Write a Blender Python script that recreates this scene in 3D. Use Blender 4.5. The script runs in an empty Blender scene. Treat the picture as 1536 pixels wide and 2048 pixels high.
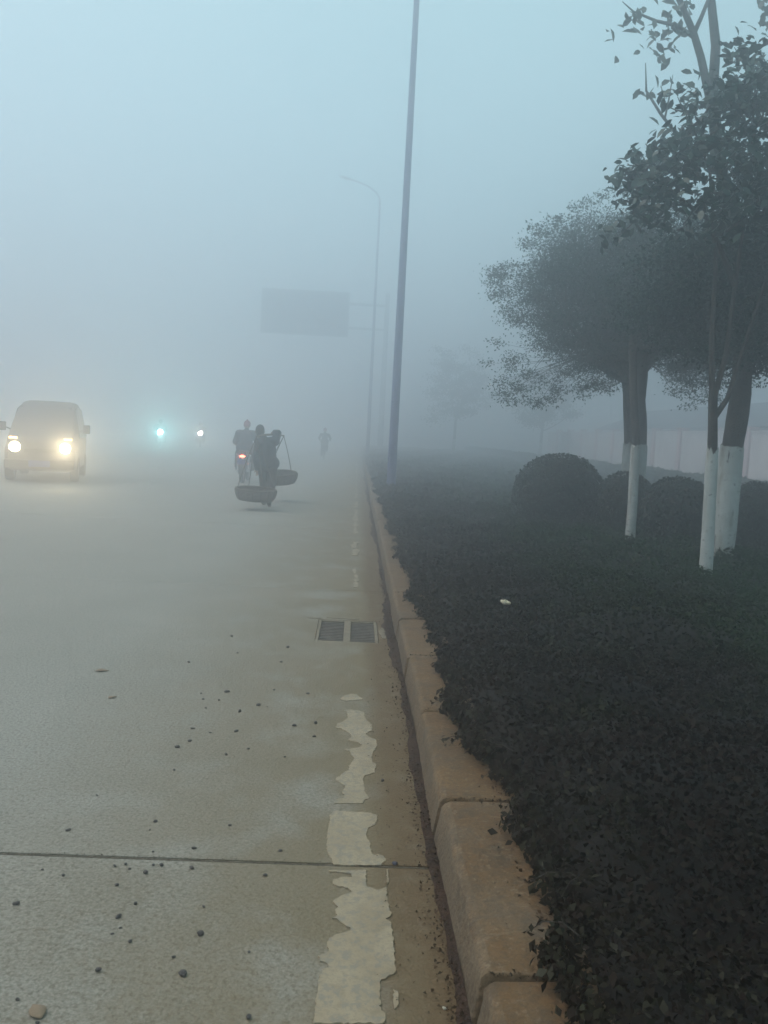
import bpy, bmesh, math, random
import numpy as np
from mathutils import Vector, Matrix, Euler

S = bpy.context.scene
C = S.collection
rnd = random.Random(7)
rng = np.random.default_rng(11)
PI = math.pi

# ------------------------------------------------------------------ camera
cam_d = bpy.data.cameras.new('camera')
cam_d.sensor_fit = 'VERTICAL'
cam_d.sensor_height = 36.0
cam_d.lens = 29.883
cam_d.clip_start = 0.05
cam_d.clip_end = 4000
cam = bpy.data.objects.new('camera', cam_d)
C.objects.link(cam)
_R = Vector((0.9981403, -0.0316126, 0.0521199))
_U = Vector((-0.0490007, 0.0924961, 0.9945066))
_F = Vector((0.0362598, 0.9952111, -0.0907750))
m = Matrix((( _R.x, _U.x, -_F.x, 0), (_R.y, _U.y, -_F.y, 0), (_R.z, _U.z, -_F.z, 1.45), (0, 0, 0, 1)))
cam.matrix_world = m
S.camera = cam

# ------------------------------------------------------------------ sky, sun, exposure
SUN_EL, SUN_AZ = math.radians(58), math.radians(-84)
w = bpy.data.worlds.new('World')
S.world = w
w.use_nodes = True
nt = w.node_tree
bg = nt.nodes['Background']
sky = nt.nodes.new('ShaderNodeTexSky')
sky.sky_type = 'NISHITA'
sky.sun_disc = False
sky.sun_elevation = SUN_EL
sky.sun_rotation = SUN_AZ
sky.air_density = 1.0
sky.dust_density = 1.0
sky.ozone_density = 1.5
veil = nt.nodes.new('ShaderNodeMix')            # an even overcast veil over the clear sky
veil.data_type = 'RGBA'
veil.inputs[0].default_value = 0.72
nt.links.new(sky.outputs[0], veil.inputs[6])
veil.inputs[7].default_value = (3.8, 6.2, 6.25, 1)
nt.links.new(veil.outputs[2], bg.inputs[0])
bg.inputs[1].default_value = 0.12

sun_d = bpy.data.lights.new('sun', 'SUN')
sun_d.energy = 1.5
sun_d.angle = math.radians(40)
sun_d.color = (1.0, 0.84, 0.76)
sun = bpy.data.objects.new('sun', sun_d)
C.objects.link(sun)
_sd = Vector((math.sin(SUN_AZ) * math.cos(SUN_EL), math.cos(SUN_AZ) * math.cos(SUN_EL), math.sin(SUN_EL)))
sun.rotation_euler = _sd.to_track_quat('Z', 'Y').to_euler()

S.view_settings.view_transform = 'Standard'
S.view_settings.look = 'None'
S.view_settings.exposure = 0.33
S.view_settings.gamma = 1.0
S.render.engine = 'CYCLES'
S.cycles.use_denoising = True
S.cycles.volume_bounces = 5
S.cycles.max_bounces = 8
S.cycles.diffuse_bounces = 3
S.cycles.sample_clamp_indirect = 2.0

# ------------------------------------------------------------------ helpers
def tag(o, label=None, cat=None, group=None, kind=None):
    if label: o['label'] = label
    if cat: o['category'] = cat
    if group: o['group'] = group
    if kind: o['kind'] = kind
    return o

def empty(name, loc=(0, 0, 0), rz=0.0, label=None, cat=None, group=None):
    o = bpy.data.objects.new(name, None)
    o.empty_display_size = 0.1
    o.location = loc
    o.rotation_euler = (0, 0, rz)
    C.objects.link(o)
    return tag(o, label, cat, group)

def link(name, me, parent=None, loc=None, rot=None):
    o = bpy.data.objects.new(name, me)
    C.objects.link(o)
    if parent is not None: o.parent = parent
    if loc is not None: o.location = loc
    if rot is not None: o.rotation_euler = rot
    return o

class MB:
    """collects shapes, then links them as ONE mesh object"""
    def __init__(s): s.v, s.f = [], []
    def add(s, vs, fs):
        n = len(s.v)
        s.v += [tuple(p) for p in vs]
        s.f += [tuple(i + n for i in f) for f in fs]
        return s
    def box(s, c, d, rot=None):
        x, y, z = d[0] / 2, d[1] / 2, d[2] / 2
        vs = [Vector((a * x, b * y, e * z)) for a in (-1, 1) for b in (-1, 1) for e in (-1, 1)]
        if rot is not None: vs = [rot @ p for p in vs]
        vs = [p + Vector(c) for p in vs]
        return s.add(vs, [(0, 1, 3, 2), (4, 6, 7, 5), (0, 4, 5, 1), (2, 3, 7, 6), (0, 2, 6, 4), (1, 5, 7, 3)])
    def tube(s, pts, rad, n=10, cap=True):
        pts = [Vector(p) for p in pts]
        if not hasattr(rad, '__len__'): rad = [rad] * len(pts)
        rings = []
        up = None
        for i, p in enumerate(pts):
            t = (pts[min(i + 1, len(pts) - 1)] - pts[max(i - 1, 0)])
            if t.length < 1e-9: t = Vector((0, 0, 1))
            t.normalize()
            if up is None:
                up = Vector((1, 0, 0)) if abs(t.x) < 0.8 else Vector((0, 1, 0))
            a = (up - t * up.dot(t)).normalized()
            up = a
            b = t.cross(a)
            rings.append([p + (a * math.cos(2 * PI * k / n) + b * math.sin(2 * PI * k / n)) * rad[i] for k in range(n)])
        vs = [q for r in rings for q in r]
        fs = []
        for i in range(len(pts) - 1):
            for k in range(n):
                fs.append((i * n + k, i * n + (k + 1) % n, (i + 1) * n + (k + 1) % n, (i + 1) * n + k))
        if cap:
            fs.append(tuple(range(n - 1, -1, -1)))
            fs.append(tuple((len(pts) - 1) * n + k for k in range(n)))
        return s.add(vs, fs)
    def lathe(s, prof, n=20, c=(0, 0, 0), axis='z', closed=False):
        vs = []
        for r, z in prof:
            for k in range(n):
                a = 2 * PI * k / n
                p = (r * math.cos(a), r * math.sin(a), z)
                if axis == 'x': p = (p[2], p[0], p[1])
                elif axis == 'y': p = (p[0], p[2], p[1])
                vs.append((p[0] + c[0], p[1] + c[1], p[2] + c[2]))
        fs = []
        m_ = len(prof)
        for i in range(m_ if closed else m_ - 1):
            j = (i + 1) % m_
            for k in range(n):
                fs.append((i * n + k, i * n + (k + 1) % n, j * n + (k + 1) % n, j * n + k))
        return s.add(vs, fs)
    def ellipsoid(s, c, r, nu=14, nv=9, rot=None):
        vs, fs = [], []
        for j in range(nv + 1):
            t = PI * j / nv
            for i in range(nu):
                a = 2 * PI * i / nu
                p = Vector((r[0] * math.sin(t) * math.cos(a), r[1] * math.sin(t) * math.sin(a), r[2] * math.cos(t)))
                if rot is not None: p = rot @ p
                vs.append(p + Vector(c))
        for j in range(nv):
            for i in range(nu):
                fs.append((j * nu + i, (j + 1) * nu + i, (j + 1) * nu + (i + 1) % nu, j * nu + (i + 1) % nu))
        return s.add(vs, fs)
    def mesh(s, name, mat=None, smooth=True, angle=40, weld=True):
        me = bpy.data.meshes.new(name)
        me.from_pydata([tuple(p) for p in s.v], [], s.f)
        bm = bmesh.new()
        bm.from_mesh(me)
        if weld: bmesh.ops.remove_doubles(bm, verts=bm.verts, dist=1e-5)
        bmesh.ops.recalc_face_normals(bm, faces=bm.faces)
        if smooth:
            ca = math.radians(angle)
            for f in bm.faces: f.smooth = True
            for e in bm.edges:
                if len(e.link_faces) == 2 and e.calc_face_angle(0) > ca: e.smooth = False
        bm.to_mesh(me)
        bm.free()
        if mat is not None: me.materials.append(mat)
        return me
    def build(s, name, mat, parent=None, loc=None, rot=None, smooth=True, angle=40):
        return link(name, s.mesh(name, mat, smooth, angle), parent, loc, rot)

def np_mesh(name, V, F, mat, smooth=False):
    """V (n,3) and quads F (m,4) straight into a mesh"""
    me = bpy.data.meshes.new(name)
    V = np.asarray(V, dtype=np.float32)
    F = np.asarray(F, dtype=np.int32)
    me.vertices.add(len(V))
    me.vertices.foreach_set('co', V.ravel())
    k = F.shape[1]
    me.loops.add(F.size)
    me.loops.foreach_set('vertex_index', F.ravel())
    me.polygons.add(len(F))
    me.polygons.foreach_set('loop_start', np.arange(0, F.size, k, dtype=np.int32))
    me.update(calc_edges=True)
    if smooth: me.polygons.foreach_set('use_smooth', np.ones(len(F), dtype=bool))
    me.materials.append(mat)
    return me

def bevel_mod(o, w_, seg=2):
    b = o.modifiers.new('bevel', 'BEVEL')
    b.width = w_
    b.segments = seg
    b.limit_method = 'ANGLE'
    return o

# ------------------------------------------------------------------ materials
def new_mat(name):
    mt = bpy.data.materials.new(name)
    mt.use_nodes = True
    n = mt.node_tree.nodes
    return mt, n, mt.node_tree.links, n['Principled BSDF']

def plain(name, col, rough=0.6, metal=0.0, var=0.25, scale=8.0, bump=0.0, spec=0.4):
    """a base colour broken up by noise, with optional relief"""
    mt, n, l, p = new_mat(name)
    tc = n.new('ShaderNodeTexCoord')
    no = n.new('ShaderNodeTexNoise')
    no.inputs['Scale'].default_value = scale
    no.inputs['Detail'].default_value = 5
    l.new(tc.outputs['Object'], no.inputs['Vector'])
    rp = n.new('ShaderNodeValToRGB')
    rp.color_ramp.elements[0].position = 0.3
    rp.color_ramp.elements[1].position = 0.7
    rp.color_ramp.elements[0].color = (*[c * (1 - var) for c in col], 1)
    rp.color_ramp.elements[1].color = (*[min(1, c * (1 + var)) for c in col], 1)
    l.new(no.outputs['Fac'], rp.inputs[0])
    l.new(rp.outputs[0], p.inputs['Base Color'])
    p.inputs['Roughness'].default_value = rough
    p.inputs['Metallic'].default_value = metal
    p.inputs['Specular IOR Level'].default_value = spec
    if bump:
        b = n.new('ShaderNodeBump')
        b.inputs['Strength'].default_value = bump
        b.inputs['Distance'].default_value = 0.02
        n2 = n.new('ShaderNodeTexNoise')
        n2.inputs['Scale'].default_value = scale * 6
        n2.inputs['Detail'].default_value = 4
        l.new(tc.outputs['Object'], n2.inputs['Vector'])
        l.new(n2.outputs['Fac'], b.inputs['Height'])
        l.new(b.outputs[0], p.inputs['Normal'])
    return mt

def mixc(n, l, fac, a, b, mode='MIX'):
    mx = n.new('ShaderNodeMix')
    mx.data_type = 'RGBA'
    mx.blend_type = mode
    for i, val in ((0, fac), (6, a), (7, b)):
        if hasattr(val, 'is_linked') or hasattr(val, 'links'):
            l.new(val, mx.inputs[i])
        elif i == 0:
            mx.inputs[0].default_value = val
        else:
            mx.inputs[i].default_value = (*val, 1)
    return mx.outputs[2]

def noise_fac(n, l, vec, scale, detail, lo, hi, rough=0.55):
    no = n.new('ShaderNodeTexNoise')
    no.inputs['Scale'].default_value = scale
    no.inputs['Detail'].default_value = detail
    no.inputs['Roughness'].default_value = rough
    l.new(vec, no.inputs['Vector'])
    mr = n.new('ShaderNodeMapRange')
    mr.inputs[1].default_value = lo
    mr.inputs[2].default_value = hi
    l.new(no.outputs['Fac'], mr.inputs[0])
    return mr.outputs[0]

def math_node(n, l, op, a, b):
    q = n.new('ShaderNodeMath')
    q.operation = op
    for i, val in enumerate((a, b)):
        if hasattr(val, 'links'): l.new(val, q.inputs[i])
        else: q.inputs[i].default_value = val
    return q.outputs[0]

def concrete_road():
    mt, n, l, p = new_mat('road_concrete')
    g = n.new('ShaderNodeNewGeometry')
    pos = g.outputs['Position']
    base = mixc(n, l, noise_fac(n, l, pos, 0.9, 6, 0.35, 0.68), (0.175, 0.172, 0.145), (0.255, 0.242, 0.208))
    base = mixc(n, l, noise_fac(n, l, pos, 95, 4, 0.40, 0.60, 0.7), base, (0.34, 0.325, 0.285))
    base = mixc(n, l, math_node(n, l, 'MULTIPLY', noise_fac(n, l, pos, 60, 4, 0.50, 0.62, 0.75), 0.75), base, (0.09, 0.085, 0.065))
    oi = n.new('ShaderNodeObjectInfo')
    base = mixc(n, l, math_node(n, l, 'MULTIPLY', oi.outputs['Random'], 0.25), base, (0.24, 0.215, 0.175))
    # dark specks of grit in the concrete
    vo = n.new('ShaderNodeTexVoronoi')
    vo.inputs['Scale'].default_value = 38
    l.new(pos, vo.inputs['Vector'])
    sp = n.new('ShaderNodeMapRange')
    sp.inputs[1].default_value, sp.inputs[2].default_value = 0.16, 0.08
    l.new(vo.outputs['Distance'], sp.inputs[0])
    spots = math_node(n, l, 'MULTIPLY', sp.outputs[0], noise_fac(n, l, pos, 9, 2, 0.52, 0.62))
    base = mixc(n, l, math_node(n, l, 'MULTIPLY', spots, 0.8), base, (0.07, 0.065, 0.055))
    # brown silt washed toward the gutter
    sx = n.new('ShaderNodeSeparateXYZ')
    l.new(pos, sx.inputs[0])
    mr = n.new('ShaderNodeMapRange')
    mr.inputs[1].default_value, mr.inputs[2].default_value = -1.5, 0.10
    l.new(sx.outputs[0], mr.inputs[0])
    silt = math_node(n, l, 'MULTIPLY', mr.outputs[0], noise_fac(n, l, pos, 2.6, 6, 0.18, 0.52))
    base = mixc(n, l, math_node(n, l, 'MULTIPLY', silt, 0.85), base, (0.150, 0.108, 0.050))
    mr2 = n.new('ShaderNodeMapRange')
    mr2.inputs[1].default_value, mr2.inputs[2].default_value = 0.10, 0.20
    l.new(sx.outputs[0], mr2.inputs[0])
    silt2 = math_node(n, l, 'MULTIPLY', mr2.outputs[0], noise_fac(n, l, pos, 7, 6, 0.15, 0.5))
    base = mixc(n, l, math_node(n, l, 'MULTIPLY', silt2, 0.9), base, (0.115, 0.072, 0.032))
    l.new(base, p.inputs['Base Color'])
    p.inputs['Roughness'].default_value = 0.75
    p.inputs['Specular IOR Level'].default_value = 0.3
    b = n.new('ShaderNodeBump')
    b.inputs['Strength'].default_value = 0.7
    b.inputs['Distance'].default_value = 0.008
    n2 = n.new('ShaderNodeTexNoise')
    n2.inputs['Scale'].default_value = 80
    n2.inputs['Detail'].default_value = 6
    l.new(pos, n2.inputs['Vector'])
    l.new(n2.outputs['Fac'], b.inputs['Height'])
    l.new(b.outputs[0], p.inputs['Normal'])
    return mt

def kerb_mat():
    mt, n, l, p = new_mat('kerb_stone')
    g = n.new('ShaderNodeNewGeometry')
    pos = g.outputs['Position']
    base = mixc(n, l, noise_fac(n, l, pos, 9, 7, 0.35, 0.65, 0.65), (0.105, 0.060, 0.023), (0.185, 0.108, 0.044))
    oi = n.new('ShaderNodeObjectInfo')
    base = mixc(n, l, math_node(n, l, 'MULTIPLY', oi.outputs['Random'], 0.5), base, (0.14, 0.10, 0.06))
    # silt lies on the level top
    sn = n.new('ShaderNodeSeparateXYZ')
    l.new(g.outputs['True Normal'], sn.inputs[0])
    mr = n.new('ShaderNodeMapRange')
    mr.inputs[1].default_value, mr.inputs[2].default_value = 0.93, 0.99
    l.new(sn.outputs[2], mr.inputs[0])
    dust = math_node(n, l, 'MULTIPLY', mr.outputs[0], noise_fac(n, l, pos, 5, 6, 0.2, 0.55))
    base = mixc(n, l, math_node(n, l, 'MULTIPLY', dust, 0.85), base, (0.122, 0.060, 0.016))
    face = n.new('ShaderNodeMapRange')
    face.inputs[1].default_value, face.inputs[2].default_value = -0.75, -0.95
    l.new(sn.outputs[0], face.inputs[0])
    base = mixc(n, l, math_node(n, l, 'MULTIPLY', face.outputs[0], 0.6), base, (0.135, 0.105, 0.068))
    base = mixc(n, l, math_node(n, l, 'MULTIPLY', noise_fac(n, l, pos, 11, 6, 0.50, 0.66, 0.65), 0.75), base, (0.06, 0.04, 0.022))
    base = mixc(n, l, math_node(n, l, 'MULTIPLY', noise_fac(n, l, pos, 75, 4, 0.48, 0.62, 0.75), 0.6), base, (0.055, 0.036, 0.018))
    base = mixc(n, l, math_node(n, l, 'MULTIPLY', noise_fac(n, l, pos, 48, 4, 0.55, 0.68, 0.7), 0.45), base, (0.26, 0.20, 0.13))
    base = mixc(n, l, math_node(n, l, 'MULTIPLY', noise_fac(n, l, pos, 3.1, 6, 0.50, 0.64, 0.65), 0.5), base, (0.075, 0.062, 0.045))
    l.new(base, p.inputs['Base Color'])
    p.inputs['Roughness'].default_value = 0.85
    b = n.new('ShaderNodeBump')
    b.inputs['Strength'].default_value = 0.5
    b.inputs['Distance'].default_value = 0.015
    n2 = n.new('ShaderNodeTexNoise')
    n2.inputs['Scale'].default_value = 70
    n2.inputs['Detail'].default_value = 6
    l.new(pos, n2.inputs['Vector'])
    l.new(n2.outputs['Fac'], b.inputs['Height'])
    l.new(b.outputs[0], p.inputs['Normal'])
    return mt

def paint_mat():
    mt, n, l, p = new_mat('worn_line_paint')
    g = n.new('ShaderNodeNewGeometry')
    pos = g.outputs['Position']
    base = mixc(n, l, noise_fac(n, l, pos, 5, 6, 0.3, 0.7), (0.27, 0.205, 0.125), (0.345, 0.275, 0.18))
    base = mixc(n, l, math_node(n, l, 'MULTIPLY', noise_fac(n, l, pos, 22, 6, 0.55, 0.68), 0.6), base, (0.20, 0.16, 0.10))
    base = mixc(n, l, math_node(n, l, 'MULTIPLY', noise_fac(n, l, pos, 140, 3, 0.5, 0.62), 0.5), base, (0.20, 0.165, 0.11))
    base = mixc(n, l, math_node(n, l, 'MULTIPLY', noise_fac(n, l, pos, 34, 7, 0.50, 0.58, 0.7), 0.8), base, (0.20, 0.18, 0.14))
    sx = n.new('ShaderNodeSeparateXYZ')
    l.new(pos, sx.inputs[0])
    mr = n.new('ShaderNodeMapRange')
    mr.inputs[1].default_value, mr.inputs[2].default_value = 0.06, 0.18
    l.new(sx.outputs[0], mr.inputs[0])
    silt = math_node(n, l, 'MULTIPLY', mr.outputs[0], noise_fac(n, l, pos, 9, 6, 0.42, 0.62))
    base = mixc(n, l, math_node(n, l, 'MULTIPLY', silt, 0.7), base, (0.18, 0.13, 0.07))
    l.new(base, p.inputs['Base Color'])
    p.inputs['Roughness'].default_value = 0.7
    return mt

def leaf_mat(name, cols, rough=0.45, trans=0.12, spec=0.35):
    mt, n, l, p = new_mat(name)
    g = n.new('ShaderNodeNewGeometry')
    rp = n.new('ShaderNodeValToRGB')
    cr = rp.color_ramp
    while len(cr.elements) < len(cols): cr.elements.new(0.5)
    for i, c in enumerate(cols):
        cr.elements[i].position = i / max(1, len(cols) - 1)
        cr.elements[i].color = (*c, 1)
    l.new(g.outputs['Random Per Island'], rp.inputs[0])
    l.new(rp.outputs[0], p.inputs['Base Color'])
    p.inputs['Roughness'].default_value = rough
    p.inputs['Specular IOR Level'].default_value = spec
    if trans:
        tr = n.new('ShaderNodeBsdfTranslucent')
        l.new(rp.outputs[0], tr.inputs[0])
        ms = n.new('ShaderNodeMixShader')
        ms.inputs[0].default_value = trans
        l.new(p.outputs[0], ms.inputs[1])
        l.new(tr.outputs[0], ms.inputs[2])
        l.new(ms.outputs[0], n['Material Output'].inputs[0])
    return mt

def patchy(mt, col, scale):
    """broad patches of another leaf tone across a planting"""
    n, l = mt.node_tree.nodes, mt.node_tree.links
    p = n['Principled BSDF']
    src = p.inputs['Base Color'].links[0].from_socket
    g = n.new('ShaderNodeNewGeometry')
    f = noise_fac(n, l, g.outputs['Position'], scale, 3, 0.42, 0.62)
    l.new(mixc(n, l, math_node(n, l, 'MULTIPLY', f, 0.7), src, col), p.inputs['Base Color'])
    return mt

def glow_mat(name, col, strength):
    mt, n, l, p = new_mat(name)
    p.inputs['Base Color'].default_value = (*col, 1)
    p.inputs['Emission Color'].default_value = (*col, 1)
    p.inputs['Emission Strength'].default_value = strength
    mt.cycles.emission_sampling = 'NONE'
    p.inputs['Roughness'].default_value = 0.2
    return mt

def glass_mat(name, col=(0.03, 0.033, 0.036)):
    mt, n, l, p = new_mat(name)
    p.inputs['Base Color'].default_value = (*col, 1)
    p.inputs['Roughness'].default_value = 0.25
    p.inputs['Specular IOR Level'].default_value = 0.3
    return mt

M = {}
M['road'] = concrete_road()
M['kerb'] = kerb_mat()
M['paint'] = paint_mat()
M['bed'] = plain('joint_filler', (0.10, 0.085, 0.06), 0.9, var=0.4, scale=20)
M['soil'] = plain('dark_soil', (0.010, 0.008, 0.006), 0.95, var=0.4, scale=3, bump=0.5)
M['silt'] = plain('gutter_silt', (0.034, 0.015, 0.007), 0.9, var=0.6, scale=14, bump=0.9)
M['grass'] = plain('dull_grass', (0.045, 0.06, 0.03), 0.95, var=0.4, scale=2)
M['iron'] = plain('cast_iron', (0.125, 0.105, 0.085), 0.75, 0.3, var=0.35, scale=20, bump=0.4)
M['mortar'] = plain('pale_mortar', (0.20, 0.165, 0.115), 0.85, var=0.25, scale=16, bump=0.5)
M['bark'] = plain('brown_bark', (0.050, 0.042, 0.034), 0.9, var=0.45, scale=9, bump=1.0)
M['barkg'] = plain('grey_bark', (0.085, 0.085, 0.080), 0.85, var=0.35, scale=7, bump=0.6)
M['lime'] = plain('limewash', (0.43, 0.455, 0.445), 0.9, var=0.42, scale=5, bump=0.8)
def limewash():
    mt, n, l, p = new_mat('limewash')
    tc = n.new('ShaderNodeTexCoord')
    v = tc.outputs['Object']
    base = mixc(n, l, noise_fac(n, l, v, 6, 5, 0.3, 0.7), (0.36, 0.375, 0.35), (0.50, 0.51, 0.48))
    mp = n.new('ShaderNodeMapping')
    mp.inputs['Scale'].default_value = (14, 14, 2.2)
    l.new(v, mp.inputs['Vector'])
    base = mixc(n, l, math_node(n, l, 'MULTIPLY', noise_fac(n, l, mp.outputs[0], 1.0, 5, 0.5, 0.68), 0.55), base, (0.16, 0.14, 0.10))
    base = mixc(n, l, math_node(n, l, 'MULTIPLY', noise_fac(n, l, v, 26, 4, 0.62, 0.7), 0.8), base, (0.07, 0.06, 0.045))
    l.new(base, p.inputs['Base Color'])
    p.inputs['Roughness'].default_value = 0.9
    return mt
M['lime'] = limewash()
M['leaf_hedge'] = leaf_mat('hedge_leaf', [(0.003, 0.008, 0.002), (0.006, 0.015, 0.003), (0.008, 0.013, 0.003), (0.012, 0.010, 0.004), (0.010, 0.019, 0.004), (0.020, 0.034, 0.009), (0.085, 0.095, 0.06)], rough=0.55, trans=0.0, spec=0.05)  # palest ramp tone paints glints of light onto a few leaves
M['crumb'] = leaf_mat('dirt_crumb', [(0.02, 0.012, 0.007), (0.045, 0.026, 0.014), (0.08, 0.05, 0.028)], rough=0.9, trans=0.0, spec=0.1)
patchy(M['leaf_hedge'], (0.011, 0.009, 0.004), 1.1)
def planting_bands(mt):
    """brown-purple cultivar along the kerb, a greener one farther back"""
    n, l = mt.node_tree.nodes, mt.node_tree.links
    p = n['Principled BSDF']
    src = p.inputs['Base Color'].links[0].from_socket
    g = n.new('ShaderNodeNewGeometry')
    sx = n.new('ShaderNodeSeparateXYZ')
    l.new(g.outputs['Position'], sx.inputs[0])
    wob = math_node(n, l, 'ADD', sx.outputs[0], math_node(n, l, 'MULTIPLY', noise_fac(n, l, g.outputs['Position'], 0.8, 4, 0.2, 0.8), -2.2))
    for lo, hi, col in ((0.9, 0.0, (0.017, 0.009, 0.009)), (0.6, 2.2, (0.008, 0.042, 0.008))):
        mr = n.new('ShaderNodeMapRange')
        mr.inputs[1].default_value, mr.inputs[2].default_value = lo, hi
        l.new(wob, mr.inputs[0])
        src = mixc(n, l, math_node(n, l, 'MULTIPLY', mr.outputs[0], 0.6), src, col)
    l.new(src, p.inputs['Base Color'])
planting_bands(M['leaf_hedge'])
M['leaf_lawn'] = leaf_mat('back_hedge_leaf', [(0.025, 0.045, 0.018), (0.04, 0.06, 0.025), (0.05, 0.055, 0.03)], trans=0.1)
M['leaf_fine'] = leaf_mat('small_tree_leaf', [(0.001, 0.020, 0.013), (0.002, 0.030, 0.018), (0.004, 0.038, 0.022)], trans=0.03, spec=0.15)
M['leaf_broad'] = leaf_mat('broad_glossy_leaf', [(0.002, 0.020, 0.012), (0.004, 0.030, 0.017), (0.010, 0.042, 0.024)], rough=0.35, trans=0.06, spec=0.3)
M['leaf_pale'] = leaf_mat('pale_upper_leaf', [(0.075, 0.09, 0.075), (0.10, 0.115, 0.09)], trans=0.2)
M['leaf_bush'] = leaf_mat('bush_leaf', [(0.008, 0.018, 0.011), (0.014, 0.026, 0.016), (0.018, 0.028, 0.018)], trans=0.04)
M['leaf_dead'] = leaf_mat('dead_leaf', [(0.20, 0.145, 0.095), (0.22, 0.16, 0.10)], rough=0.8, trans=0.0)
M['pole'] = plain('blue_grey_paint', (0.075, 0.085, 0.20), 0.5, 0.1, var=0.15, scale=3)
M['steel'] = plain('galvanised_steel', (0.22, 0.24, 0.26), 0.5, 0.5, var=0.2, scale=5)
M['lens'] = plain('lamp_lens', (0.5, 0.5, 0.48), 0.3, var=0.1)
M['sign'] = plain('sign_face', (0.035, 0.07, 0.12), 0.5, var=0.15, scale=1)
M['render'] = plain('pale_render', (0.62, 0.58, 0.58), 0.9, var=0.12, scale=1.2, bump=0.2)
M['pink'] = plain('pink_render', (0.58, 0.42, 0.43), 0.9, var=0.15, scale=2, bump=0.2)
M['shedwall'] = plain('shed_wall', (0.12, 0.14, 0.16), 0.9, var=0.2, scale=0.8)
M['shedroof'] = plain('shed_roof', (0.06, 0.075, 0.09), 0.8, var=0.2, scale=0.8)
M['stone'] = plain('dark_pebble', (0.055, 0.05, 0.048), 0.8, var=0.4, scale=60, bump=0.4)
M['stone_pale'] = plain('pale_pebble', (0.42, 0.38, 0.30), 0.8, var=0.3, scale=60)
M['stone_blue'] = plain('blue_grey_pebble', (0.055, 0.058, 0.085), 0.8, var=0.3, scale=60)
M['paper'] = plain('cream_paper', (0.55, 0.47, 0.33), 0.9, var=0.25, scale=30)

# ------------------------------------------------------------------ ground and road
mb = MB().add([(-400, -60, -0.30), (400, -60, -0.30), (400, 700, -0.30), (-400, 700, -0.30)], [(0, 1, 2, 3)])
tag(mb.build('ground', M['grass']), kind='structure')

KX = 0.35                      # foot of the kerb
# silt packed into the slab joints nearly level with the road
road = MB().add([(-28, -8, -0.16), (KX + 0.1, -8, -0.16), (KX + 0.1, 160, -0.16), (-28, 160, -0.16)], [(0, 1, 2, 3)]).build('road', M['bed'])
tag(road, kind='structure')

def slab_mesh(x0, x1, y0, y1, ch=0.007, z0=-0.15):
    vs, fs = [], []
    def ring(dx, z): return [(x0 + dx, y0 + dx, z), (x1 - dx, y0 + dx, z), (x1 - dx, y1 - dx, z), (x0 + dx, y1 - dx, z)]
    vs = ring(0, z0) + ring(0, -ch) + ring(ch, 0)
    for i in range(4):
        j = (i + 1) % 4
        fs += [(i, j, 4 + j, 4 + i), (4 + i, 4 + j, 8 + j, 8 + i)]
    fs.append((8, 9, 10, 11))
    return MB().add(vs, fs)

JY, JL, JG = 2.75, 5.0, 0.0045
lanes = [(-7.65, KX), (-15.65, -7.65), (-23.65, -15.65)]
HX0, HX1, HY0, HY1 = -0.225, 0.225, 5.81, 6.49      # the gully hole
slab_cache = {}
for li, (x0, x1) in enumerate(lanes):
    for k in range(-2, 13):
        y0, y1 = JY + k * JL, JY + (k + 1) * JL
        if li == 0 and k == 0:
            a0, a1, b0, b1 = x0 + JG, x1 - 0.001, y0 + JG, y1 - JG
            xs, ys = [a0, HX0, HX1, a1], [b0, HY0, HY1, b1]
            q = MB()
            for i in range(3):
                for j in range(3):
                    if i == 1 and j == 1: continue
                    q.add([(xs[i], ys[j], 0), (xs[i + 1], ys[j], 0), (xs[i + 1], ys[j + 1], 0), (xs[i], ys[j + 1], 0)], [(0, 1, 2, 3)])
            def wall_(pa, pb, zt, zb): q.add([(*pa, zt), (*pb, zt), (*pb, zb), (*pa, zb)], [(0, 1, 2, 3)])
            for a, b, c_, d in ((HX0, HY0, HX1, HY0), (HX1, HY0, HX1, HY1), (HX1, HY1, HX0, HY1), (HX0, HY1, HX0, HY0)):
                wall_((a, b), (c_, d), 0, -0.145)
            for a, b, c_, d in ((a0, b0, a1, b0), (a1, b0, a1, b1), (a1, b1, a0, b1), (a0, b1, a0, b0)):
                wall_((a, b), (c_, d), 0, -0.15)
            o = q.build('slab', M['road'], road)
            continue
        key = li
        if key not in slab_cache:
            slab_cache[key] = slab_mesh(x0 + JG, x1 - (0.001 if li == 0 else JG), JG, JL - JG).mesh('slab', M['road'])
        o = link('slab', slab_cache[key], road, loc=(0, y0, rnd.uniform(-0.0015, 0.0015) if k != -1 else -0.002))

for k in range(-1, 5):
    MB().box((-3.65, JY + k * JL, -0.03), (7.98, 0.0085, 0.052)).build('joint_fill', M['bed'], road, smooth=False)
# far road surface, past where single slabs can be told apart
far = slab_mesh(-23.65, KX, JY + 13 * JL + 0.02, 160).build('far_slab', M['road'], road)
tag(far, kind='stuff')

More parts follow.
